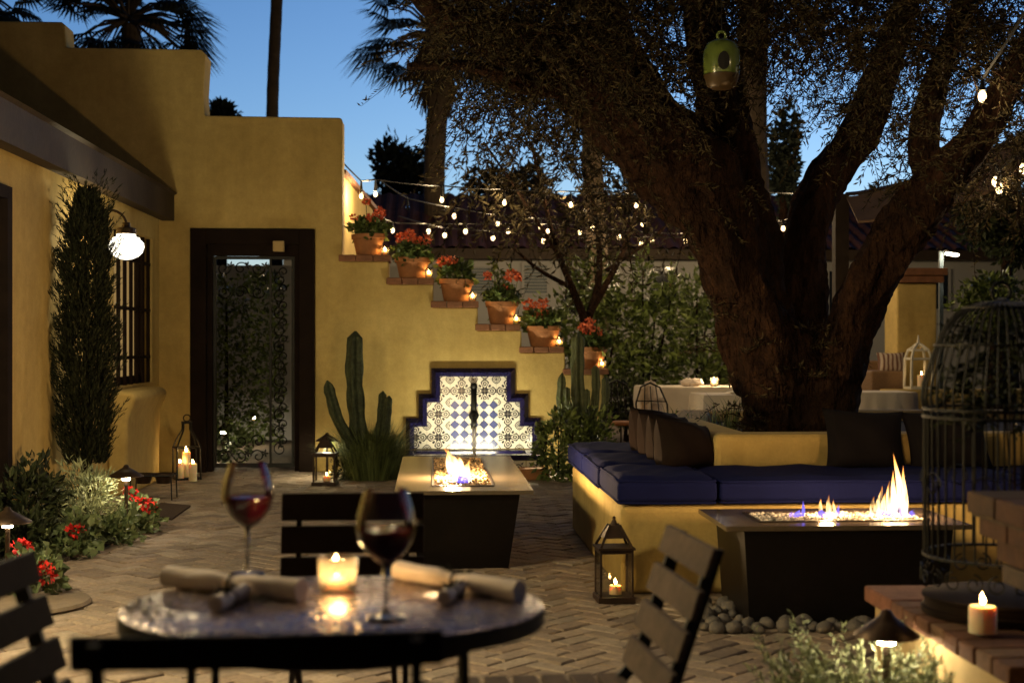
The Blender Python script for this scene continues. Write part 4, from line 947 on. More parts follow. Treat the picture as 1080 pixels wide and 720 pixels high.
# ================================================================== OLIVE TREE
def limb(mb, spec, n=30, rough=.12):
    """spec: (px, py, camera depth, width in px) along a limb"""
    pts = [PD(px, py, D) for px, py, D, w_ in spec]; rad = [w_*.5*D/F for px, py, D, w_ in spec]
    P_, R_ = [], []
    k = len(pts)
    for i in range(k-1):
        for q in range(10):
            t = q/10; p0, p1, p2, p3 = pts[max(i-1,0)], pts[i], pts[i+1], pts[min(i+2,k-1)]
            P_.append(.5*((2*p1)+(p2-p0)*t+(2*p0-5*p1+4*p2-p3)*t*t+(3*p1-p0-3*p2+p3)*t**3)); R_.append(rad[i]*(1-t)+rad[i+1]*t)
    P_.append(pts[-1]); R_.append(rad[-1]); s0 = random.uniform(0, 9)
    mb.tube(P_, R_, n, True, lambda a, i: 1+rough*math.sin(3*a+.15*i+s0)+rough*.6*math.sin(7*a-.24*i+s0)+rough*.45*math.sin(11*a+.5*i+s0)+random.uniform(-.045, .045))
    return P_, R_
ob = PD(838, 455, 9.6)
ol = thing('olive_tree', 'huge old olive tree with dark furrowed limbs spreading over the courtyard', 'tree', (ob.x, ob.y, .6))
mb = MB(); LIMBS = []
LIMBS.append(limb(mb, [(842, 505, 9.6, 136), (840, 455, 9.6, 118), (832, 415, 9.55, 98), (810, 365, 9.5, 84), (788, 310, 9.5, 76), (766, 250, 9.45, 78), (735, 198, 9.4, 88), (696, 150, 9.3, 92), (645, 104, 9.1, 82), (585, 66, 8.9, 64), (520, 38, 8.7, 40), (462, 12, 8.5, 24), (425, -25, 8.4, 14)]))
LIMBS.append(limb(mb, [(800, 340, 9.5, 56), (790, 270, 9.55, 62), (777, 210, 9.6, 62), (768, 150, 9.7, 58), (758, 90, 9.8, 50), (742, 30, 9.9, 44), (735, -60, 10, 30)]))
LIMBS.append(limb(mb, [(848, 450, 9.8, 80), (850, 400, 9.85, 58), (848, 340, 9.9, 48), (848, 290, 9.95, 44), (853, 240, 10, 42), (870, 190, 10.1, 41), (905, 140, 10.2, 40), (930, 80, 10.3, 34), (955, 10, 10.4, 26), (980, -70, 10.5, 16)]))
LIMBS.append(limb(mb, [(862, 460, 9.45, 86), (878, 410, 9.4, 62), (892, 360, 9.35, 52), (910, 310, 9.3, 49), (940, 258, 9.2, 52), (972, 218, 9.1, 52), (998, 184, 9.0, 46), (1022, 155, 8.9, 38), (1050, 110, 8.8, 32), (1085, 50, 8.7, 26), (1120, -20, 8.6, 16)]))
LIMBS.append(limb(mb, [(985, 205, 9.05, 34), (975, 150, 9.15, 30), (985, 90, 9.2, 26), (1010, 20, 9.3, 20), (1030, -60, 9.4, 10)]))
LIMBS.append(limb(mb, [(700, 140, 9.3, 50), (660, 60, 9.6, 38), (640, 0, 9.8, 28), (620, -60, 10, 14)]))
LIMBS.append(limb(mb, [(640, 90, 9.1, 30), (560, 90, 8.6, 20), (500, 70, 8.2, 12), (430, 70, 8.0, 7)]))
tr = mb.build('trunk', M['bark'], ol); auto_smooth(tr, 60)
lv = MB(); tw = MB()
def canopy(x0, y0, x1, y1, d0, d1, n, down=.5, ln=.5, nl=36, L=.046, W_=.0115, keep=None):
    for _ in range(n):
        px, py, D = random.uniform(x0, x1), random.uniform(y0, y1), random.uniform(d0, d1)
        if keep and not keep(px, py): continue
        if abs(px-761) < 46 and -10 < py < 105 and D < 9.2: continue
        p = PD(px, py, D); a = random.uniform(0, 2*PI)
        sprays(lv, tw, [p], [(math.cos(a), math.sin(a), random.uniform(-1, .6)-down*.4)], ln, nl, L, W_, droop=.35)
def hole(px, py):
    for (cx, cy, rx, ry, pr) in ((850, 100, 34, 70, .93), (838, 165, 22, 30, .9), (922, 168, 26, 36, 1), (1000, 105, 26, 38, .8), (905, 150, 20, 20, .9), (505, 235, 24, 70, .9), (400, 120, 60, 90, .8), (955, 245, 40, 40, .6)):
        if ((px-cx)/rx)**2+((py-cy)/ry)**2 < 1 and random.random() < pr: return False
    return True
canopy(468, -60, 640, 62, 7.9, 10.2, 520, keep=hole)
canopy(560, -80, 820, 60, 7.8, 10.8, 720, keep=hole)
canopy(500, 40, 720, 120, 8.3, 10.0, 250, keep=hole, ln=.38)
canopy(780, -80, 1120, 60, 8.0, 11.0, 850, keep=hole)
canopy(830, 20, 1110, 150, 8.4, 11.0, 380, keep=hole, ln=.4)
canopy(940, 120, 1100, 220, 8.4, 10.2, 130, keep=hole, ln=.35)
canopy(640, 90, 790, 240, 9.0, 9.4, 42, ln=.35)
canopy(800, -60, 900, 40, 9.5, 11.5, 60)
canopy(520, -260, 1150, -60, 7.0, 11.5, 200, ln=.6)
# suckers on the trunk
canopy(755, 300, 800, 440, 9.2, 9.35, 18, down=-1.5, ln=.28, nl=16, L=.04)
canopy(842, 340, 880, 400, 9.2, 9.5, 26, down=-1, ln=.28, nl=18, L=.05)
canopy(765, 415, 795, 450, 9.0, 9.4, 10, down=-1, ln=.2, nl=18, L=.04)
lv.build('foliage', M['leaf_olive'], ol); tw.build('twigs', M['bark'], ol)
# thin weeping growth in front of the sky at the centre
wt = thing('weeping_tree', 'slender tree with sparse hanging leafy shoots beyond the stepped wall', 'tree', (PD(618, 330, 17.5).x, PD(618, 330, 17.5).y, 0))
mb = MB(); c = PD(618, 345, 17.5); c.z = 0
limb(mb, [(622, 430, 17.5, 11), (618, 350, 17.5, 10), (606, 310, 17.4, 8), (590, 270, 17.3, 6), (575, 215, 17.2, 4), (560, 150, 17, 3)], 8)
limb(mb, [(620, 340, 17.5, 9), (632, 290, 17.6, 7), (628, 230, 17.6, 5), (612, 160, 17.5, 3)], 8); limb(mb, [(622, 330, 17.5, 8), (650, 280, 17.6, 6), (668, 235, 17.8, 4), (680, 180, 18, 3)], 8)
limb(mb, [(606, 305, 17.4, 6), (570, 285, 17.2, 4), (540, 260, 17, 3)], 6); limb(mb, [(590, 270, 17.3, 5), (545, 200, 16.8, 3), (510, 150, 16.6, 2)], 6); limb(mb, [(640, 285, 17.6, 5), (690, 250, 18, 3), (720, 220, 18.2, 2)], 6)
mb.build('trunk', M['bark'], wt); lv = MB(); tw = MB()
for (x0, y0, x1, y1, n) in ((490, 110, 600, 200, 62), (505, 80, 700, 150, 60), (590, 120, 715, 230, 80), (480, 150, 520, 230, 10), (520, 190, 720, 250, 50), (560, 60, 690, 110, 34)):
    canopy(x0, y0, x1, y1, 16.2, 18.5, n, down=1.2, ln=.8, nl=20, L=.11, W_=.03)
lv.build('foliage', M['leaf_olive'], wt); tw.build('twigs', M['bark'], wt)

# ================================================================== HANGING BIRD HOUSE
bp = PD(761, 66, 7.9)
bh = thing('hanging_birdhouse', 'glazed green ceramic birdhouse hanging from the olive tree', 'birdhouse', bp)
k = 7.9/F; mb = MB(); prof = [(.001, -28), (10, -28), (15, -25), (18.5, -14), (19.3, 0), (19, 12), (17.5, 14), (17.2, 16), (15, 20), (7, 24), (.001, 24.5)]
mb.lathe([(r*k, z*k) for r, z in prof[2:]], tuple(bp), 30, cap=False); o = mb.build('body', M['ceramic'], bh, smooth=True)
mb = MB(); mb.lathe([(r*k*1.004, z*k) for r, z in prof[:4]]+[(18.9*k, -13*k)], tuple(bp), 30); mb.build('base', M['ceramic_base'], bh, smooth=True)
mb = MB(); e = 20.2*k; rr_ = lambda dz: math.sqrt(max(0, 1-(dz/(9.5*k))**2))*6.2*k
pts = [(bp.x+6.2*k*math.cos(a)-.008, bp.y-math.sqrt(max(1e-6, e*e-(6.2*k*math.cos(a))**2))-.003, bp.z-1.5*k+9.5*k*math.sin(a)) for a in np.linspace(0, 2*PI, 25)[:-1]]
cpt = (bp.x-.008, bp.y-e-.004, bp.z-1.5*k); mb.add(pts+[cpt]+[(x, y+.02, z) for x, y, z in pts], [(i, (i+1)%24, 24) for i in range(24)]+[(i, 25+i, 25+(i+1)%24, (i+1)%24) for i in range(24)]); mb.build('entrance_hole', M['iron'], bh)
mb = MB(); mb.tube([(bp.x+4.5*k*math.cos(a), bp.y, bp.z+28*k+4.5*k*math.sin(a)) for a in np.linspace(-PI/2, 1.5*PI, 17)], 1.6*k, 8); mb.build('loop', M['ceramic'], bh, smooth=True)
mb = MB(); mb.tube([(bp.x, bp.y, bp.z+32*k), (bp.x, bp.y+.0, bp.z+.55)], .003, 4); mb.build('cord', M['iron'], bh)

# ================================================================== BACKGROUND
DB = 27.0
bz1 = 1.3+98*DB/F
gb = thing('long_white_building', 'long low white building with brown tiled roof behind the garden', 'building', (3, DB+3, 0))
mb = MB(); xa, xb = PD(300, 300, DB).x, PD(1300, 300, DB).x
mb.box((xa, DB, 0), (xb, DB+7, bz1)); mb.build('wall', M['white_wall'], gb)
mb = MB(); nx = int((xb-xa)/.06); vs = []; ey, ry = DB-.5, DB+3.6; ez, rz_ = bz1-.05, 1.3+153*(DB+3.6)/F
rows = 9
for j in range(rows+1):
    t = j/rows; 
    for lip in ((0, 1) if 0 < j < rows else (0,)):
        for i in range(nx+1):
            x = xa-.5+(xb-xa+1)*i/nx; a = abs(math.sin(x*PI/.26)); vs.append((x, ey+(ry-ey)*t, ez+(rz_-ez)*t+.07*a-(.035 if lip else 0)*1.0))
nr = len(vs)//(nx+1); mb.add(vs, [(r*(nx+1)+i, r*(nx+1)+i+1, (r+1)*(nx+1)+i+1, (r+1)*(nx+1)+i) for r in range(nr-1) for i in range(nx)])
mb.add([(xa-.5, ry, rz_-.02), (xb+.5, ry, rz_-.02), (xb+.5, DB+7.5, ez), (xa-.5, DB+7.5, ez)], [(0,1,2,3)]); mb.build('roof', M['rooftile'], gb)
mb = MB(); mb.box((xa-.4, DB-.48, bz1-.22), (xb+.4, DB-.36, bz1-.03)); mb.build('fascia', M['timber'], gb)
for (xl, xr, yt, yb, kind) in ((553, 577, 279, 309, 0), (596, 612, 283, 330, 1), (690, 716, 281, 330, 1), (745, 768, 281, 330, 1), (880, 915, 285, 345, 1), (495, 520, 282, 310, 0), (640, 655, 283, 320, 1), (993, 1010, 285, 325, 1)):
    A_, B_ = PD(xl, yb, DB), PD(xr, yt, DB); f = MB(); q = .05
    f.box((A_.x-q, DB-.05, A_.z-q), (B_.x+q, DB-.003, A_.z)); f.box((A_.x-q, DB-.05, B_.z), (B_.x+q, DB-.003, B_.z+q)); f.box((A_.x-q, DB-.05, A_.z), (A_.x, DB-.003, B_.z)); f.box((B_.x, DB-.05, A_.z), (B_.x+q, DB-.003, B_.z))
    wf_ = f.build('window', M['white_wall'], gb); s_ = MB()
    if kind == 0:
        for r in range(9): z = A_.z+(B_.z-A_.z)*(r+.5)/9; s_.box((A_.x, DB-.035, z-.025), (B_.x, DB-.012, z+.012))
        s_.build('shutter', M['shutter'], wf_)
    else: s_.box((A_.x, DB-.03, A_.z), (B_.x, DB-.012, B_.z)); s_.build('pane', M['glasspane'], wf_)

def palm(label, px, ytop, D, wtr, nf, fl, crown=True, skirt=0, lowest=-.6):
    c = PD(px, ytop, D); root = thing('fan_palm', label, 'palm tree', (c.x, c.y, 0)); r = wtr*.5*D/F
    mb = MB(); n = 40; mb.tube([(c.x+.06*math.sin(i*.2), c.y, c.z*i/n) for i in range(n+1)], [r*(1.12-.12*i/n)*(1+.045*(i % 2)) for i in range(n+1)], 14); mb.build('trunk', M['palm_trunk'], root)
    if not crown: return root
    lf = MB(); st = MB(); ctr = Vector((c.x, c.y, c.z+.1))
    for k in range(nf):
        az = 2*PI*k*.618+random.uniform(-.2,.2); el = random.uniform(lowest, 1.25); d = Vector((math.cos(az)*math.cos(el), math.sin(az)*math.cos(el), math.sin(el)))
        hub = ctr+d*fl*.60+Vector((0,0,-.10*fl)); st.tube([ctr, ctr+d*fl*.33+Vector((0,0,.02)), hub], [.035, .025, .015], 4)
        side = d.cross(Vector((0,0,1))).normalized(); up = side.cross(d)
        nb = 26
        for b in range(nb):
            a = -1.9+3.8*b/(nb-1); q = (d*math.cos(a)+side*math.sin(a)).normalized(); L_ = fl*.40*(.8+.2*math.cos(a))*random.uniform(.9, 1.1); wv = q.cross(up).normalized()*.028
            p1 = hub+q*L_*.55+up*.04; p2 = hub+q*L_+Vector((0,0,-.22*L_*random.uniform(.6, 1.6)))
            lf.add([hub, p1-wv, p2, p1+wv], [(0,1,2,3)])
    lf.build('frond', M['palm_leaf'], root); st.build('stalk', M['palm_trunk'], root)
    if skirt:
        sk = MB()
        for k in range(420):
            az = random.uniform(0, 2*PI); z = c.z-random.uniform(-.1, skirt); d = Vector((math.cos(az), math.sin(az), 0)); q = r*1.0
            t_ = (c.z-z)/skirt; o_ = q+(.42*math.sin(min(1, max(0, t_))*PI*.9+.25))*random.uniform(.5, 1); s_ = Vector((-d.y, d.x, 0))*.05
            sk.add([Vector((c.x, c.y, z+.35))+d*q-s_, Vector((c.x, c.y, z+.35))+d*q+s_, Vector((c.x, c.y, z-.25))+d*o_+s_*.4, Vector((c.x, c.y, z-.3))+d*o_-s_*.4], [(0,1,2,3)])
        sk.build('dead_skirt', M['palm_trunk'], root)
    return root
palm('palm with shaggy brown collar rising beside the string lights', 461, 40, 29, 21, 42, 2.1, skirt=1.45, lowest=-.5)
palm('palm whose dark crown shows just above the highest wall ledge', 135, 26, 27, 20, 64, 1.9)
palm('palm at the top left corner with only its drooping frond tips in view', -28, 0, 25, 18, 60, 1.5)
palm('tall bare palm trunk standing alone against the sky above the doorway', 290, -62, 31, 12, 50, 1.2, skirt=.9)
palm('palm trunk between the weeping shoots and the big olive limb', 628, -90, 24, 20, 30, 3)
palm('dark palm trunk behind the olive between its two main limbs', 797, -120, 21, 30, 30, 3)
def far_tree(label, px, py, D, rx, ry, n, m='far_leaf', L=.22, base=True, name='background_tree'):
    c = PD(px, py, D); root = thing(name, label, 'tree', (c.x, c.y, 0)); mb = MB(); k = D/F
    for i in range(7):
        o = (random.uniform(-.55, .55)*rx*k, random.uniform(-.4, .4)*rx*k, random.uniform(-.6, .6)*ry*k)
        bush(mb, (c.x+o[0], c.y+o[1], c.z+o[2]), (rx*k*.55, rx*k*.5, ry*k*.5), n//7, L, L*.5, .3, .35, .2, i)
    mb.build('crown', M[m], root); mb = MB(); mb.tube([(c.x, c.y, 0), (c.x, c.y, c.z)], [.2, .05], 7); mb.build('trunk', M['bark'], root); return root
far_tree('rounded dark tree showing left of the palm above the tiled roof', 432, 195, 36, 36, 42, 2600)
far_tree('small dark treetop peeping over the wall left of the bare palm trunk', 234, 124, 33, 13, 14, 500)
far_tree('dark bushy tree behind the weeping shoots above the tiled roof', 535, 205, 34, 45, 30, 1500)
far_tree('dark tree behind the large olive limb over the roof', 690, 215, 35, 60, 30, 1500)
far_tree('feathery dark conifer seen between the two main olive limbs', 826, 170, 26, 16, 62, 1500, L=.16)
far_tree('dark tree beyond the shade canopy', 950, 225, 30, 40, 26, 1200)
far_tree('broad dark tree at the right edge behind the birdcage', 1062, 240, 19, 62, 55, 3800, 'leaf_dark', .13)
far_tree('glossy dark shrub beneath the flood lamp at the right', 1052, 318, 17, 45, 30, 2200, 'leaf_green', .09)

# citrus shrubs behind the tables
def citrus(label, blobs, D, m='leaf_green'):
    c = PD(blobs[0][0], 400, D); root = thing('citrus_shrub', label, 'shrub', (c.x, c.y, 0), 0, 'leafy shrubs behind the dining tables'); mb = MB(); k = D/F; st = MB()
    for i, (px, py, rx, ry, n) in enumerate(blobs):
        q = PD(px, py, D+random.uniform(-.2, .2)); bush(mb, tuple(q), (rx*k, rx*k*.8, ry*k), n, .115, .055, .35, .35, .15, i+int(px)); st.tube([(c.x, c.y, 0), (q.x, q.y, q.z+ry*k*.5)], [.03, .01], 5)
    mb.build('foliage', M[m], root); st.build('stem', M['bark'], root)
citrus('bright topped leafy shrub nearest the stepped wall', [(628, 300, 26, 34, 500), (612, 335, 40, 34, 700), (655, 335, 22, 30, 300), (640, 385, 44, 40, 800), (600, 390, 30, 40, 400)], 19.2)
citrus('tall leafy shrub left of the white covered table', [(678, 305, 12, 44, 260), (692, 345, 34, 40, 760), (676, 390, 44, 40, 800), (710, 320, 12, 30, 200)], 19.6)
citrus('leafy shrub between the palm trunk and the olive trunk', [(735, 312, 16, 34, 320), (745, 355, 32, 44, 760), (735, 400, 46, 40, 800), (775, 380, 26, 50, 450)], 19.9)
citrus('dark shrub low behind the iron chairs', [(660, 425, 26, 26, 500), (690, 432, 30, 16, 300)], 18.6, 'leaf_dark')

# dining tables under white cloths
def cloth_table(label, c, w_, d_, h=.75, drop=.62, rz=0.0):
    root = thing('dining_table', label.replace('white cloth', 'table under a white cloth') if False else label, 'table', (c[0], c[1], 0), 0)
    mb = MB(); n = 44; hx, hy = w_/2, d_/2; ring = []
    per = []
    for i in range(n):
        t = i/n*4; s_ = int(t); u = t-s_
        per.append([(-hx+2*hx*u, -hy), (hx, -hy+2*hy*u), (hx-2*hx*u, hy), (-hx, hy-2*hy*u)][s_])
    vs = []
    for lv_, (z, o_, wob) in enumerate(((h, 0, 0), (h-.02, .012, .0), (h-.3, .03, .02), (h-drop, .05, .04))):
        for i, (x, y) in enumerate(per):
            q = 1+o_/max(hx, hy)+wob*math.sin(i*2.1)/max(hx, .3)*.6
            vs.append((c[0]+x*q, c[1]+y*q, z+(.015*math.sin(i*1.3) if lv_ == 3 else 0)))
    fs = [tuple(range(n))]+[(l*n+i, (l+1)*n+i, (l+1)*n+(i+1)%n, l*n+(i+1)%n) for l in range(3) for i in range(n)]
    mb.add(vs, fs); o = mb.build('tablecloth', M['cloth']); auto_smooth(o, 50); tag(o, 'white cloth draped over the '+label, 'tablecloth')
    mb = MB(); mb.box((c[0]-hx+.02, c[1]-hy+.02, h-.03), (c[0]+hx-.02, c[1]+hy-.02, h-.008)); mb.build('table_top', M['darkwood'], root)
    for a in (-1, 1):
        for b in (-1, 1): mb = MB(); mb.box((c[0]+a*(hx-.08)-.02, c[1]+b*(hy-.08)-.02, 0), (c[0]+a*(hx-.08)+.02, c[1]+b*(hy-.08)+.02, h-.031)); mb.build('leg', M['darkwood'], root)
    return root
c = PZ(733, 407, .75); cloth_table('farther white covered dining table left of the olive trunk', (c.x-.08, c.y), 1.2, .9)
c2 = PZ(765, 414, .75); cloth_table('nearer white covered dining table left of the olive trunk', (c2.x+.02, c2.y-.3), .76, .8); ctab = c2
c3 = PZ(930, 411.5, .75); cloth_table('white covered dining table right of the olive trunk', (c3.x-.12, c3.y-.3), .62, .6)
def glassware(label, p, kind):
    pass
vq = PZ(766, 406, .755); o = copy_tree(vt, (vq.x, c2.y-.2, .752), label='glass votive on the nearer white covered dining table', scale=1.1); lamp(o, (0, 0, .12), 7, .03)
vq = PZ(729, 403, .755); o = copy_tree(vt, (vq.x, c.y-.1, .752), label='glass votive on the farther white covered dining table', scale=1.25); lamp(o, (0, 0, .12), 7, .03)
nk = thing('folded_napkins', 'crumpled white napkins on the farther white covered dining table', 'napkins', (PZ(716, 405, .755).x, c.y-.1, .752)); mb = MB()
for k in range(4): mb.blob((PZ(713+4*k, 405, .755).x, c.y-.1, .80), (.07, .06, .045), 5, 7, .3)
auto_smooth(mb.build('cloth', M['linen'], nk), 60)
mb = MB(); pl_ = PZ(757, 411, .755); mb.lathe([(.001, 0), (.07, 0), (.13, .018), (.128, .022), (.07, .006), (.001, .006)], (pl_.x, c2.y-.35, .752), 24); tag(mb.build('dinner_plate', M['whitepaint'], smooth=True), 'white plate on the nearer white covered dining table', 'plate')
mb = MB(); c4 = PD(762, 438, 12.4); vs = []
for lab_, x0_, x1_, y_ in (('left', 722, 797, 438), ('right', 908, 972, 439.5)):
    A_, B_ = PD(x0_, y_, 12.2), PD(x1_, y_, 12.2); r = thing('serving_bench', 'dark flat topped wooden bench '+('under the white tables, left of the olive trunk' if lab_ == 'left' else 'right of the olive trunk below the white table'), 'bench', ((A_.x+B_.x)/2, A_.y, 0))
    mb = MB(); n = 10
    mb.prism([(A_.x+(B_.x-A_.x)*i/n, A_.z+.022*(2*i/n-1)**2) for i in range(n+1)]+[(A_.x+(B_.x-A_.x)*i/n, A_.z-.035+.022*(2*i/n-1)**2) for i in range(n, -1, -1)], A_.y, A_.y+.45, 'y'); mb.build('seat', M['darkwood'], r)
    for x in (A_.x+.08, B_.x-.08): mb = MB(); mb.box((x-.03, A_.y+.05, 0), (x+.03, A_.y+.4, A_.z-.03)); mb.build('leg', M['darkwood'], r)
gq = PD(768, 455, 10.3)
for i, (px, D, n, h) in enumerate(((768, 10.3, 60, .30), (712, 10.9, 26, .2), (745, 10.0, 30, .2), (905, 9.2, 24, .16))):
    q = PD(px, 455, D); t_ = grass_tuft('grass_spikes', ['tall grass spikes on the planter before the white tables', 'low grass blades at the left end of the planter', 'short grass blades near the bench corner pillow', 'short grass at the right foot of the olive trunk'][i], 'grass', (q.x, q.y, .655), n, h, .2, 'grass', .12)

def iron_chair(label, loc, rz, seat_mat='rust'):
    root = thing('iron_chair', label, 'chair', (0,0,0), 0, 'black iron chairs at the white tables')
    mb = MB()
    for a in (-1, 1): mb.tube([(a*.2, .2, 0), (a*.19, .19, .45)], .011, 6)
    mb.tube([(-.2, -.24, 0), (-.2, -.2, .45), (-.2, -.25, .75), (-.12, -.28, .95), (0, -.29, 1.0), (.12, -.28, .95), (.2, -.25, .75), (.2, -.2, .45), (.2, -.24, 0)], .012, 6)
    for k in range(-1, 2): mb.tube([(k*.09, -.2, .46), (k*.09, -.25, .72), (k*.07, -.28, .96)], .007, 5)
    for z, y in ((.6, -.225), (.78, -.255)): mb.tube([(-.2, y, z), (.2, y, z)], .007, 5)
    mb.build('frame', M['iron'], root)
    mb = MB(); mb.lathe([(.001, 0), (.21, 0), (.225, .02), (.2, .045), (.001, .05)], (0, 0, .45), 18); mb.build('seat', M[seat_mat], root)
    root.location = loc; root.rotation_euler = (0, 0, rz); root.scale = (.9, .9, .87); return root
q = PD(662, 440, 15.5); iron_chair('black iron chair with a tan seat pad beside the right cactus', (q.x, q.y, 0), R(200), 'terracotta')
q = PD(697, 440, 15.0); iron_chair('black iron chair with tall arched back at the white tables', (q.x, q.y, 0), R(-35))
q = PD(686, 420, 15.3); mb = MB(); mb.blob((q.x, q.y, .64), (.13, .07, .22), 7, 9, .22); o = auto_smooth(mb.build('draped_shawl', M['linen']), 60); tag(o, 'pale shawl hung over the arched iron chair', 'shawl')

M['rattan'] = mat('rattan', (.26, .155, .085), .7, noise=(60, .4), bump=(90, .5, .006))
# right side terrace
Yp = 17.6
def PB(px, py, Y=Yp): return PY(px, py, Y)
pr = thing('garden_pillar', 'square ochre gate pillar with brick cap beyond the olive tree', 'pillar', (PB(968, 300).x, Yp+.3, 0)); mb = MB()
mb.box((PB(946, 300).x, Yp, 0), (PB(988, 300).x, Yp+.5, PB(968, 299).z)); mb.build('shaft', M['plaster'], pr, bevel=.02); mb = MB()
mb.box((PB(952, 300).x-.06, Yp-.08, PB(968, 298).z), (PB(992, 300).x+.02, Yp+.55, PB(968, 291).z)); mb.box((PB(955, 300).x-.06, Yp-.12, PB(968, 290.5).z), (PB(994, 300).x+.03, Yp+.6, PB(968, 283).z)); mb.build('cap', M['capbrick'], pr, bevel=.01)
tw_ = thing('terrace_wall', 'low ochre terrace wall under the white lantern', 'wall', (PB(985, 420, 16.8).x, 16.9, 0)); mb = MB(); mb.box((PB(938, 420, 16.8).x, 16.8, 0), (PB(1150, 420, 16.8).x, 17.2, PB(968, 411, 16.8).z)); mb.build('wall', M['plaster'], tw_, bevel=.02)
sb = thing('rattan_sofa', 'tan woven sofa behind the right white table', 'sofa', (PB(935, 410, 17).x, 17.3, 0)); mb = MB(); A_, B_ = PB(919, 411, 17.3), PB(955, 391, 17.3); mb.box((A_.x, 17.3, 0), (B_.x, 17.9, B_.z)); mb.build('base', M['rattan'], sb, bevel=.02); mb = MB(); mb.box((A_.x, 17.91, 0), (B_.x, 18.0, B_.z+.12)); mb.build('back', M['rattan'], sb, bevel=.02)
def stripe_mat():
    m = bpy.data.materials.new('striped_fabric'); nd, l = nodes(m); p = nd['Principled BSDF']; p.inputs['Roughness'].default_value = .9
    tc = nd.new('ShaderNodeTexCoord'); wv = nd.new('ShaderNodeTexWave'); wv.inputs['Scale'].default_value = 5.5; wv.inputs['Distortion'].default_value = 2.5; l.new(tc.outputs['Object'], wv.inputs[0])
    r = nd.new('ShaderNodeValToRGB'); r.color_ramp.elements[0].position = .4; r.color_ramp.elements[1].position = .5; r.color_ramp.elements[0].color = (.16, .08, .06, 1); r.color_ramp.elements[1].color = (.5, .42, .36, 1); l.new(wv.outputs['Fac'], r.inputs[0]); l.new(r.outputs[0], p.inputs['Base Color']); return m
pillow('striped cushion standing on the tan sofa beyond the right white table', (PB(941, 384, 17.5).x, 17.55, PB(941, 382.5, 17.5).z), (R(-8), 0, R(5)), .38, .27, .14, stripe_mat(), None)
# white lantern
wl_ = thing('white_lantern', 'white open framed lantern on the terrace wall before the pillar', 'lantern', (PB(968, 411, 17).x, 17.0, PB(968, 411, 16.8).z)); z0 = PB(968, 411, 16.8).z+.003; cx_ = PB(968.5, 411, 17).x; k = 17/F; s = 11.5*k; H_ = 58*k
mb = MB(); mb.box((cx_-s-.01, 17-s-.01, z0), (cx_+s+.01, 17+s+.01, z0+.03))
for a in (-1, 1):
    for b in (-1, 1): mb.tube([(cx_+a*s, 17+b*s, z0+.03), (cx_+a*s*.95, 17+b*s*.95, z0+H_*.56), (cx_+a*s*.72, 17+b*s*.72, z0+H_*.72), (cx_+a*.01, 17+b*.01, z0+H_*.84)], .018, 5)
for z, q in ((.56, .95), (.72, .74)): mb.tube([(cx_+a*s*q, 17+b*s*q, z0+H_*z) for a, b in ((-1,-1),(1,-1),(1,1),(-1,1),(-1,-1))], .016, 5)
mb.tube([(cx_, 17, z0+H_*.82), (cx_, 17, z0+H_)], [.02, .006], 6); mb.build('frame', M['whitepaint'], wl_)
candle((cx_+.04, 17, z0+.031), .05, .14, 'candle burning inside the white lantern on the terrace wall')
fl_ = thing('flood_lamp', 'bright flood lamp on a slim white post beside the brick capped pillar', 'lamp', (PB(992, 282).x, Yp+.7, 0)); mb = MB(); q = PB(992.5, 265, Yp+.7); mb.box((q.x-.025, Yp+.68, 0), (q.x+.025, Yp+.73, q.z)); mb.tube([(q.x+.026, Yp+.7, q.z-.05), (q.x+.10, Yp+.66, q.z-.02)], .01, 5); mb.build('post', M['shutter'], fl_)
q2 = PB(1004, 268, Yp+.6); mb = MB(); mb.box((q2.x-.09, q2.y-.06, q2.z+.012), (q2.x+.10, q2.y+.06, q2.z+.04), Matrix.Rotation(R(8), 3, 'Y')); mb.build('housing', M['bronze'], fl_); mb = MB(); mb.box((q2.x-.07, q2.y-.05, q2.z-.015), (q2.x+.07, q2.y+.05, q2.z+.006), Matrix.Rotation(R(8), 3, 'Y')); mb.build('lens', M['flood'], fl_)
# shade canopy and post
sc_ = thing('shade_canopy', 'brown canvas shade canopy sloping up to the right behind the olive', 'canopy', (PD(890, 350, 14).x, PD(890, 350, 14).y, 0))
mb = MB(); vs = []; nn_ = 14
A_, B_ = PD(893, 208, 13.5), PD(1110, 128, 11.0); A2, B2 = PD(905, 233, 12.6), PD(1110, 170, 10.4)
for i in range(nn_+1):
    t = i/nn_; sag = -.10*math.sin(PI*t)
    for (a, b, dz) in ((A_, B_, 0), (A2, B2, 0), (A2, B2, -.02), (A_, B_, -.02)):
        p = a.lerp(b, t); vs.append((p.x, p.y, p.z+sag+dz))
mb.add(vs, [(4*i+j, 4*(i+1)+j, 4*(i+1)+(j+1)%4, 4*i+(j+1)%4) for i in range(nn_) for j in range(4)]+[(0,1,2,3)]); mb.build('canvas', M['canopy'], sc_)
mb = MB(); q = PD(887, 350, 13.6); mb.box((q.x-.07, q.y-.06, 0), (q.x+.06, q.y+.06, PD(887, 205, 13.6).z)); mb.build('post', M['timber'], sc_)
mb = MB(); mb.tube([(vs[0][0], vs[0][1], vs[0][2]+.03)]+[(vs[4*i][0], vs[4*i][1], vs[4*i][2]+.02) for i in range(1, nn_+1)], .02, 6); mb.build('edge_pole', M['bronze'], sc_)

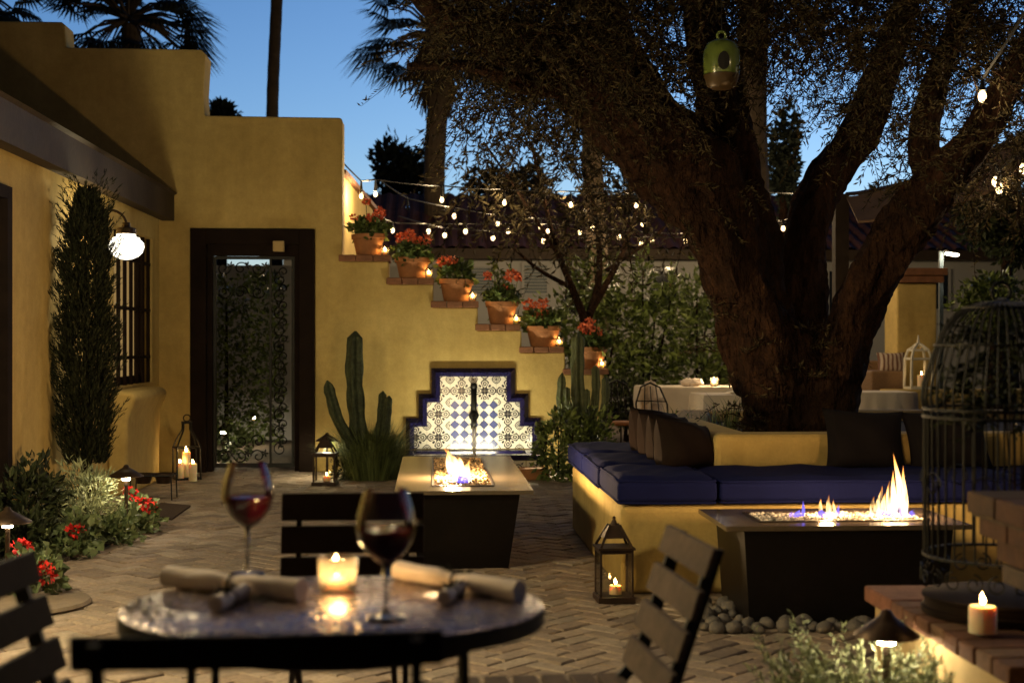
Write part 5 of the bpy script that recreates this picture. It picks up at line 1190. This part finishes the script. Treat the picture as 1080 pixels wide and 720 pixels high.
# ================================================================== STRING LIGHTS
def strand(label, pts, drop=.10, off=(), near=5):
    """pts: (px, py, camera depth) of the bulbs; cable ends first and last"""
    P3 = [v if isinstance(v, Vector) else PD(*v) for v in pts]; pts = [(0, 0, (v-O).dot(FW)) for v in P3]; root = thing('string_light', label, 'string lights', tuple(P3[0]), 0, 'strings of bare bulbs over the garden')
    mb = MB(); top = [p+Vector((0, 0, drop)) for p in P3]; cab = []
    for i in range(len(top)-1):
        for q in range(4): t = q/4; m = top[i].lerp(top[i+1], t); m.z -= .0+.04*(top[i+1]-top[i]).length*t*(1-t); cab.append(m)
    cab.append(top[-1]); mb.tube(cab, .009, 4)
    for p in P3[1:-1]: mb.tube([p+Vector((0,0,drop)), p+Vector((0,0,.035))], [.008, .02], 6)
    mb.build('cable', M['iron'], root)
    for i, p in enumerate(P3[1:-1]):
        b = MB(); s_ = .00165*pts[i+1][2]
        if pts[i+1][2] < 12: s_ = .03
        b.blob(p, (s_*.85, s_*.85, s_*1.15), 6, 8); b.build('bulb', M['bulb_off'] if i in off else M['bulb'], root, smooth=True)
        if i not in off: lamp(root, p, 20 if pts[i+1][2] > 12 else near, .02)
strand('highest string of bulbs, running from the top ledge to the shade canopy', [(360, 186, 14.8)]+[(381, 207, 15), (396, 205, 15.2), (466, 211, 16), (532, 214, 16.6), (602, 216, 17), (671, 217, 17.4), (740, 217, 17.6), (806, 216, 17.8), (842, 217, 17.9), (918, 222, 16)]+[(1000, 195, 13)], .16)
strand('second string of bulbs, with one unlit bulb above the second flower pot', [(400, 200, 17)]+[(430, 219, 18), (479, 228, 19), (525, 236, 19.5), (570, 239, 20), (625, 241, 20.4), (678, 236, 20.6), (760, 240, 20.8), (826, 241, 20.8)]+[(895, 215, 20)], .12, off=(0,))
strand('third string of bulbs, at the level of the roof eave', [(380, 225, 20)]+[(414, 243, 21), (452, 244, 21.3), (491, 244, 21.5), (536, 244, 21.7), (578, 244, 22), (612, 245, 22), (653, 250, 22.2), (688, 253, 22.3), (723, 254, 22.4), (770, 252, 22.4), (813, 247, 22.4)]+[(860, 232, 22)], .12)
strand('lowest string of bulbs, just under the roof eave', [(420, 236, 22)]+[(469, 248, 23), (520, 251, 23.4), (573, 254, 23.7), (625, 256, 24), (676, 257, 24), (730, 257, 24), (775, 256, 24), (802, 251, 24)]+[(850, 238, 24)], .12)
strand('short string of bulbs hanging by the shade canopy at the right edge', [(1010, 190, 9.6)]+[(1050, 192, 9.4), (1054, 199, 9.2), (1079, 178, 9.0)]+[(1130, 150, 8.6)], .12)
strand('bulb string coming out of the olive crown at the upper right, with added unseen bulbs over the bistro table', [(960, 60, 9.0)]+[(1036, 102, 8.2)]+[Vector((x_, y_, 1.3+.24*y_+.17)) for x_, y_ in ((2.9, 6.4), (2.2, 5.9), (1.5, 5.4), (.8, 4.95), (.1, 4.5), (-.6, 4.1), (-1.3, 3.7), (-2.0, 3.3))]+[Vector((XE, 2.95, 2.62))], .10, near=6.5)  # bulbs past the first are unseen, added to fill light onto the paving
# ================================================================== RIGHT FOREGROUND: BRICK COUNTER, LEDGE, BIRDCAGE
ck = thing('brick_counter', 'plaster garden counter with corbelled brick top at the right edge', 'counter', (1.8, 3.6, 0))
CX = 1.5
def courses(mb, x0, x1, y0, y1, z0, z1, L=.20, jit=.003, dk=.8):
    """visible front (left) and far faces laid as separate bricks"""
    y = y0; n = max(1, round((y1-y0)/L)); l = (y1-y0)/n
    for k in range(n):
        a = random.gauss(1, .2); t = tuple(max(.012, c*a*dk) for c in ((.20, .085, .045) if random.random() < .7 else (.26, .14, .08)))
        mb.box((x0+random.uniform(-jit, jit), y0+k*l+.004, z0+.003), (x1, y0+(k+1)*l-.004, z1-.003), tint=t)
def at(px, py, x=CX): return PX(px, py, x)
tz = at(1019, 516).z
cyF = at(1019, 516).y
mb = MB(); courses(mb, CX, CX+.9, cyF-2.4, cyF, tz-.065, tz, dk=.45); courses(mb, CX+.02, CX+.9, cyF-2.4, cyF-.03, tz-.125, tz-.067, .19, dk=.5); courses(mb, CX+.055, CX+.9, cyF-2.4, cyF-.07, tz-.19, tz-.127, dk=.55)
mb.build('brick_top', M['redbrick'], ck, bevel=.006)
mb = MB(); mb.box((CX+.03, cyF-2.4, tz-.124), (CX+.85, cyF-.05, tz-.069)); mb.box((CX+.01, cyF-2.38, tz-.07), (CX+.85, cyF-.02, tz-.06)); mb.box((CX+.065, cyF-2.4, tz-.189), (CX+.85, cyF-.085, tz-.13)); mb.build('mortar', M['mortar'], ck)
yb = 3.62
mb = MB(); mb.box((CX+.06, 1.4, tz-.245), (CX+.86, cyF-.10, tz-.193)); mb.build('lintel', M['greywood'], ck, bevel=.008)
mb = MB(); mb.box((CX+.12, 1.4, 0), (CX+.85, yb, tz-.247)); mb.build('plaster_pier', M['plaster_pale'], ck, bevel=.015)
lz = .455; yl = PZ(952, 632, lz).y
ld = thing('plaster_ledge', 'low plaster ledge with red brick coping carrying the candle and birdcage', 'ledge', (1.9, 4.2, 0))
mb = MB(); mb.box((CX+.035, yb+.003, 0), (CX+1.6, yl+.28, lz-.058)); mb.build('base', M['plaster_pale'], ld, bevel=.012)
mb = MB(); courses(mb, CX, CX+.23, yb+.003, yl, lz-.056, lz, .115)
for k in range(12):
    x = CX+.236+k*.115; courses(mb, x, x+.107, yb+.003, yl, lz-.056, lz, .22)
for k in range(7): x = CX+.002+k*.22; mb.box((x, yl+.006, lz-.056), (x+.212, yl+.29, lz-.002), tint=(.22*random.uniform(.7, 1.2), .10, .055))
mb.build('coping', M['redbrick'], ld, bevel=.007)
q = PZ(1036.5, 668, lz); candle((q.x, q.y, lz+.003), .0395, .078, 'short ivory pillar candle burning on the brick ledge at the right', None, .034)

# birdcage
bcx, bcy, br = PD(1056, 600, 4.42).x, PD(1056, 600, 4.42).y, .232
bzb, bzm, bzt = lz+.062, 1.3-75*4.42/F, 1.3+42*4.42/F
bc = thing('iron_birdcage', 'tall black iron birdcage with a domed top on the brick ledge', 'birdcage', (bcx, bcy, lz))
mb = MB(); nb = 44
for k in range(nb):
    a = 2*PI*k/nb; c_, s_ = math.cos(a), math.sin(a)
    pts = [(bcx+br*c_, bcy+br*s_, bzb+.12), (bcx+br*c_, bcy+br*s_, bzm)]
    for i in range(1, 11):
        t = i/10; th = t*PI/2; q = br*(math.cos(th)**.62)*(1+.05*math.sin(min(1, t*3)*PI)); pts.append((bcx+q*c_, bcy+q*s_, bzm+(bzt-bzm)*math.sin(th)**1.15))
    mb.tube(pts, .0034, 5)
mb.build('bars', M['iron'], bc)
for z in (bzb+.12, bzm-.012, bzm+.012): mb = MB(); mb.lathe([(br-.006, z-.004), (br+.006, z-.004), (br+.006, z+.004), (br-.006, z+.004), (br-.006, z-.004)], (bcx, bcy, 0), 48, cap=False); mb.build('hoop', M['iron'], bc)
for t in (.45, .8): mb = MB(); th = t*PI/2; q = br*(math.cos(th)**.62)*1.02; z = bzm+(bzt-bzm)*math.sin(th)**1.15; mb.lathe([(q-.004, z-.003), (q+.004, z-.003), (q+.004, z+.003), (q-.004, z+.003), (q-.004, z-.003)], (bcx, bcy, 0), 40, cap=False); mb.build('hoop', M['iron'], bc)
mb = MB(); mb.tube([(bcx+.03*math.cos(a), bcy, bzt+.03+.03*math.sin(a)) for a in np.linspace(-PI/2, 1.5*PI, 17)], .005, 6); mb.lathe([(.001, -.01), (.03, -.006), (.02, .008), (.001, .012)], (bcx, bcy, bzt), 12); mb.build('carrying_ring', M['iron'], bc)
mb = MB()
for k in range(22):
    a = 2*PI*k/22; o_ = Vector((bcx+(br+.008)*math.cos(a), bcy+(br+.008)*math.sin(a), bzb+.06)); tn = Vector((-math.sin(a), math.cos(a), 0)); pts = []
    for i in range(18): t = i/17; b_ = t*2.6*PI*(1 if k % 2 else -1)+PI/2; r_ = .030*(1-.7*t); pts.append(o_+tn*r_*math.cos(b_)+Vector((0,0,1))*r_*math.sin(b_))
    mb.tube(pts, .0028, 4); mb.build('scroll', M['iron'], bc); mb = MB()
for k in range(8):
    a = 2*PI*k/8+.2; o_ = Vector((bcx+(br+.006)*math.cos(a), bcy+(br+.006)*math.sin(a), bzm-.22)); tn = Vector((-math.sin(a), math.cos(a), 0)); pts = []
    for i in range(18): t = i/17; b_ = t*2.4*PI; r_ = .045*(1-.7*t); pts.append(o_+tn*r_*math.cos(b_)+Vector((0,0,1))*r_*math.sin(b_))
    mb.tube(pts, .003, 4); mb.build('scroll', M['iron'], bc); mb = MB()
mb = MB(); mb.lathe([(.001, 0), (br+.008, 0), (br+.010, .018), (br-.002, .022), (br-.002, .044), (br+.006, .048), (br+.006, .056), (br-.004, .059), (.001, .059)], (bcx, bcy, lz+.003), 40); auto_smooth(mb.build('base', M['darkwood'], bc), 35)
vn = thing('trailing_vine', 'dark leafy plant growing inside the iron birdcage', 'plant', (bcx, bcy, bzb)); mb = MB(); tw = MB()
for k in range(120):
    a = random.uniform(0, 2*PI); r_ = br*.75*math.sqrt(random.random()); z = bzm+random.uniform(-.05, .26); sprays(mb, tw, [(bcx+.05+r_*math.cos(a)*.8, bcy+r_*math.sin(a)*.8, z)], [(math.cos(a), math.sin(a), random.uniform(-.4, .6))], .11, 12, .035, .014, .0015)
for k in range(7): tw.tube([(bcx+.05, bcy, bzb), (bcx+.05+random.uniform(-.08, .08), bcy+random.uniform(-.08, .08), bzm+.1)], .003, 4)
mb.build('foliage', M['leaf_dark'], vn); tw.build('stem', M['bark'], vn)
# silver bush in the corner
sbx, sby = PD(922, 700, 4.15).x, 4.18
sv = thing('silver_bush', 'pale silver green bush lit by the bronze path light at the bottom right', 'bush', (sbx, sby, 0)); mb = MB(); tw = MB()
for k in range(330):
    a = random.uniform(0, 2*PI); e = random.uniform(.15, 1.2); d_ = (math.cos(a)*math.cos(e), math.sin(a)*math.cos(e), math.sin(e)*1.05)
    sprays(mb, tw, [(sbx+d_[0]*.03, sby+d_[1]*.03, .06)], [d_], .31, 40, .024, .0075, .0018, droop=.05, spread=.9)
for k in range(150):
    a = random.uniform(0, 2*PI); q = random.uniform(.05, .25); sprays(mb, tw, [(sbx+q*math.cos(a), sby+q*math.sin(a)*.8, random.uniform(.05, .2))], [(math.cos(a)*.5, math.sin(a)*.5, 1)], .25, 34, .024, .0075, .0015, droop=.05, spread=.9)
mb.build('foliage', M['leaf_silver'], sv); tw.build('stem', M['bark'], sv)
mb = MB(); mb.prism([(sbx-.42, 3.2), (CX+.03, 3.2), (CX+.03, 4.75), (sbx-.2, 4.75), (sbx-.4, 4.3)], -.015, .02, 'z'); tag(mb.build('bed_soil', M['soil']), kind='structure')
mb = MB(); mb.prism([(XL+.003, 6.2), (-2.35, 6.5), (-2.3, 8.0), (-2.1, 8.8), (-2.0, 9.7), (-2.3, 10.4), (XL+.003, 10.7)], -.015, .02, 'z'); tag(mb.build('planting_bed', M['soil']), kind='structure')

# ================================================================== FOREGROUND TABLE
TZ = .745; tc_ = PZ(352.5, 637, TZ); ra, rb = .444, .375
ft_ = thing('round_bistro_table', 'round bistro table with hammered metal mosaic top in the foreground', 'table', (tc_.x, tc_.y, 0))
def disc(mb, prof, n=72):
    vs = []
    for (s_, z) in prof:
        for j in range(n): a = 2*PI*j/n; vs.append((tc_.x+(ra+s_)*math.cos(a), tc_.y+(rb+s_)*math.sin(a), z))
    k = len(prof); mb.add(vs, [(i*n+j, i*n+(j+1)%n, (i+1)*n+(j+1)%n, (i+1)*n+j) for i in range(k-1) for j in range(n)]+[tuple(range(n-1,-1,-1)), tuple((k-1)*n+j for j in range(n))])
mb = MB(); disc(mb, [(-.012, TZ-.006), (-.003, TZ-.006), (0, TZ-.003), (-.006, TZ)]); auto_smooth(mb.build('table_top', M['tabletop'], ft_), 40)
mb = MB(); disc(mb, [(-.02, TZ-.040), (-.002, TZ-.040), (.001, TZ-.036), (.001, TZ-.0065), (-.02, TZ-.0065)]); mb.build('rim', M['iron'], ft_)
for a in (35, 145, 215, 325):
    mb = MB(); c_, s_ = math.cos(R(a)), math.sin(R(a)); mb.tube([(tc_.x+.33*c_, tc_.y+.28*s_, TZ-.041), (tc_.x+.34*c_, tc_.y+.29*s_, .3), (tc_.x+.37*c_, tc_.y+.31*s_, 0)], .009, 6); mb.build('leg', M['iron'], ft_)
mb = MB(); mb.tube([(tc_.x+.31*math.cos(a), tc_.y+.265*math.sin(a), TZ-.075) for a in np.linspace(0, 2*PI, 40)], .006, 5); mb.build('brace', M['iron'], ft_)

def wine_glass(label, loc, fill, wob, sc=1.0):
    root = thing('wine_glass', label, 'wine glass', (0,0,0), 0, 'wine glasses on the bistro table')
    prof = [(.001, .001), (.036, .001), (.037, .003), (.030, .006), (.010, .011), (.0045, .020), (.0038, .05), (.0040, .085), (.007, .096), (.020, .104), (.036, .118), (.047, .137), (.0525, .158), (.0515, .178), (.046, .2), (.0405, .218), (.038, .226)]
    mb = MB(); mb.lathe(prof, n=40, cap=False); mb.build('glass', M['glass'], root, smooth=True)
    mb = MB(); mb.tube([(0, 0, .012), (0, 0, .05), (0, 0, .097)], [.0042, .0034, .0055], 12); mb.build('stem', thin_glass('stem_glass', (.8, .8, .8), 3.5, .05, 60), root, smooth=True)
    ins = [(r-.0018, z+.001) for r, z in prof if z >= .096 and z <= fill]
    mb = MB(); top = [(r, z) for r, z in prof if z > fill][0]; mb.lathe([(.001, .0975)]+ins+[(top[0]-.004, fill), (.001, fill)], n=40); auto_smooth(mb.build('wine', M['wine'], root), 50)
    root.location = loc; root.scale = (sc, sc, sc); return root
g1 = PZ(261, 606, TZ); wine_glass('wine glass with a deep pour, on the left far side of the bistro table', (g1.x, g1.y, TZ), .160, 0, 1.18)
g2 = PZ(407, 653, TZ); wine_glass('wine glass nearest the camera, at the middle of the bistro table', (g2.x, g2.y, TZ), .157, 0, 1.15)
vv = PZ(356, 623, TZ); vo = copy_tree(vt, (vv.x, vv.y, TZ+.001), label='round textured glass votive glowing on the bistro table', scale=(1.15, 1.15, .9)); del vo['group']; lamp(vo, (0, 0, .075), 1.0, .02, (1, .64, .28))
def napkin(label, A_, B_, r, tied=True, seed=0, sprig=True):
    """rolled napkin lying between two points on the table top, tied with a sprig"""
    random.seed(seed); A_ = Vector((A_.x, A_.y, TZ+r*.92)); B_ = Vector((B_.x, B_.y, TZ+r*.92)); root = thing('rolled_napkin', label, 'napkin', (A_+B_)/2, 0, 'rolled linen napkins on the bistro table')
    mb = MB(); pts = [A_.lerp(B_, i/14) for i in range(15)]; mb.tube(pts, [r*(1.02 if i in (0, 14) else (.72 if i in (7,) else (.86 if i in (6, 8) else 1.0+.04*math.sin(i*1.7)))) for i in range(15)], 20, True, lambda a, i: .93+.16*(a/(2*PI))+.06*math.sin(2*a+.35*i)+.035*math.sin(5*a+1.1*i)); o = mb.build('roll', M['linen'], root); auto_smooth(o, 50)
    d_ = (B_-A_).normalized(); mb = MB()
    q = A_+Vector((0,0,0)); up = Vector((0,0,1)); sd = d_.cross(up)
    mb.tube([A_-d_*.001+(sd*math.cos(t*11)+up*math.sin(t*11))*r*.8*(1-t) for t in np.linspace(0, .92, 40)], .0022, 4); mb.build('rolled_edge', M['linen'], root)
    m = (A_+B_)/2; mb = MB(); mb.tube([m+(sd*math.cos(t)+up*math.sin(t))*r*.80 for t in np.linspace(0, 2*PI, 22)], .004, 5); tie = mb.build('tie', M['rust'], root)
    if sprig:
        mb = MB(); n_ = 26; t_ = rng.uniform(-1, 1, n_); base = np.array(m)+np.outer(t_*.035, np.array(d_))+np.array([0, 0, r*.80]); mb.leaves(base, np.outer(np.sign(t_), np.array(d_))+rng.normal(size=(n_, 3))*.5+np.array([0,0,.25]), .028, .008); mb.build('sprig', M['leaf_dark'], tie)
    return root
napkin('rolled napkin lying across the left side of the bistro table', PZ(176, 618, TZ), PZ(318, 634, TZ), .0235, seed=1, sprig=False)
napkin('short rolled napkin end pointing at the camera under the left roll', PZ(227, 645, TZ), PZ(258, 631, TZ), .017, seed=2)
napkin('rolled napkin tied with a dark sprig across the right side of the bistro table', PZ(420, 610, TZ), PZ(548, 634, TZ), .0215, seed=3)
napkin('short rolled napkin end pointing at the camera under the right roll', PZ(468, 638, TZ), PZ(486, 626, TZ), .016, seed=4)
random.seed(55)
# white blobs standing in for bright glints at the left rim
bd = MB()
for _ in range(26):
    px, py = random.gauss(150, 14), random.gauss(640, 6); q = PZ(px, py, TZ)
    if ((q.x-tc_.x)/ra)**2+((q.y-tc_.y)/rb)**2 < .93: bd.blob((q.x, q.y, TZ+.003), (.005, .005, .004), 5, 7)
tag(bd.build('painted_glint', M['whitepaint'], smooth=True), 'small white blobs painted in as glints on the left rim of the bistro table', 'painted glints', kind='stuff')

# ================================================================== FOLDING CHAIRS
def folding_chair(label, loc, rz, wdt=.44, zs=(.805, .70, .60), sh=.075, lean=.22, mslat='darkwood', mframe='darkwood', thick=.016, gauge=.011, mx=None, curve=0.0):
    """local: sitter faces +y; slats span x; the back leans to -y with height"""
    root = thing('folding_chair', label, 'chair', (0,0,0), 0, 'slatted folding chairs round the bistro table')
    yb_ = lambda z: -.20-(z-.45)*lean
    for z in zs:
        mb = MB(); n = 10; vs = []
        for i in range(n+1):
            x = -wdt/2+wdt*i/n; cy = -curve*(1-(2*i/n-1)**2)
            for (dy, dz) in ((0, -sh/2), (thick, -sh/2), (thick, sh/2), (0, sh/2)): vs.append((x, yb_(z+dz)+dy+cy, z+dz))
        mb.add(vs, [(4*i+j, 4*i+(j+1)%4, 4*(i+1)+(j+1)%4, 4*(i+1)+j) for i in range(n) for j in range(4)]+[(0,3,2,1), (4*n, 4*n+1, 4*n+2, 4*n+3)]); mb.build('back_slat', M[mslat], root, bevel=.004)
    for k in range(6):
        mb = MB(); y = -.19+k*.072; mb.box((-wdt/2+.01, y, .445), (wdt/2-.01, y+.058, .463)); mb.build('seat_slat', M[mslat], root, bevel=.003)
    xs = mx or wdt/2-.055; ztop = max(zs)+sh*.4
    mb = MB()
    for a in (-1, 1):
        x = a*xs
        def bar(p, q, w1=.016, d1=.008):
            p, q = Vector(p), Vector(q); t = (q-p).normalized(); n1 = Vector((1, 0, 0)); n2 = t.cross(n1); vs = [p-n1*d1-n2*w1, p+n1*d1-n2*w1, p+n1*d1+n2*w1, p-n1*d1+n2*w1, q-n1*d1-n2*w1, q+n1*d1-n2*w1, q+n1*d1+n2*w1, q-n1*d1+n2*w1]
            mb.add(vs, [(3,2,1,0), (4,5,6,7), (0,1,5,4), (1,2,6,5), (2,3,7,6), (3,0,4,7)])
        bar((x, yb_(ztop)-.012, ztop), (x, yb_(.50)-.012, .50)); bar((x, yb_(.505)-.012, .505), (x, .24, 0), .014); bar((x-a*.03, -.27, 0), (x-a*.03, .20, .44), .014)
    mb.tube([(-xs, .24, .03), (xs, .24, .03)], .007, 5); mb.tube([(-xs+.03, -.26, .03), (xs-.03, -.26, .03)], .007, 5); mb.box((-wdt/2+.02, .15, .425), (wdt/2-.02, .18, .444)); mb.box((-wdt/2+.02, -.18, .425), (wdt/2-.02, -.15, .444)); mb.build('frame', M[mframe], root)
    root.location = loc; root.rotation_euler = (0, 0, rz); return root
# far chair faces the camera: sitter looks to -y
pb_ = PD(373, 520, 4.52); folding_chair('dark slatted folding chair on the far side of the bistro table', (pb_.x, pb_.y-.30, 0), PI-YAW*0, .447, (.780, .680, .585), .084)
# near chair, seen from behind
pn = PD(264, 690, 2.02); folding_chair('black slatted folding chair nearest the camera, seen from behind', (pn.x, pn.y+.30, 0), R(2), .530, (.858, .775, .70), .052, .22, curve=.012, mx=.225)
# right chair: slats run away from the camera
n_, f__ = PD(752, 572, 3.22), PD(706, 550, 3.62); mid = (n_+f__)/2; ang = math.atan2(f__.y-n_.y, f__.x-n_.x)
rzc = ang-PI; rzc = ang - PI*0
# local +x maps to direction near->far rotated so that the sitter (+y) faces the table (-x world)
fc = folding_chair('slatted folding chair, its wood coloured lighter as if lamplit, turned side on right of the bistro table', (0,0,0), ang, .44, (.800, .705, .612, .52), .066, .34, 'greywood', 'iron')
off = Matrix.Rotation(ang, 3, 'Z') @ Vector((0, -.20-(.80-.45)*.34, 0)); fc.location = (mid.x-off.x, mid.y-off.y, 0)
# left chair, mostly outside the frame
fl, nl_ = PD(30, 583, 3.15), PD(-60, 640, 2.75); mid = (fl+nl_)/2; ang2 = math.atan2(nl_.y-fl.y, nl_.x-fl.x)
lc = folding_chair('brown slatted folding chair cut by the left edge beside the red geranium', (0,0,0), ang2, .44, (.800, .705, .612, .52), .066, .30, 'darkwood', 'iron')
off = Matrix.Rotation(ang2, 3, 'Z') @ Vector((0, -.20-(.80-.45)*.30, 0)); lc.location = (mid.x-off.x, mid.y-off.y, 0)
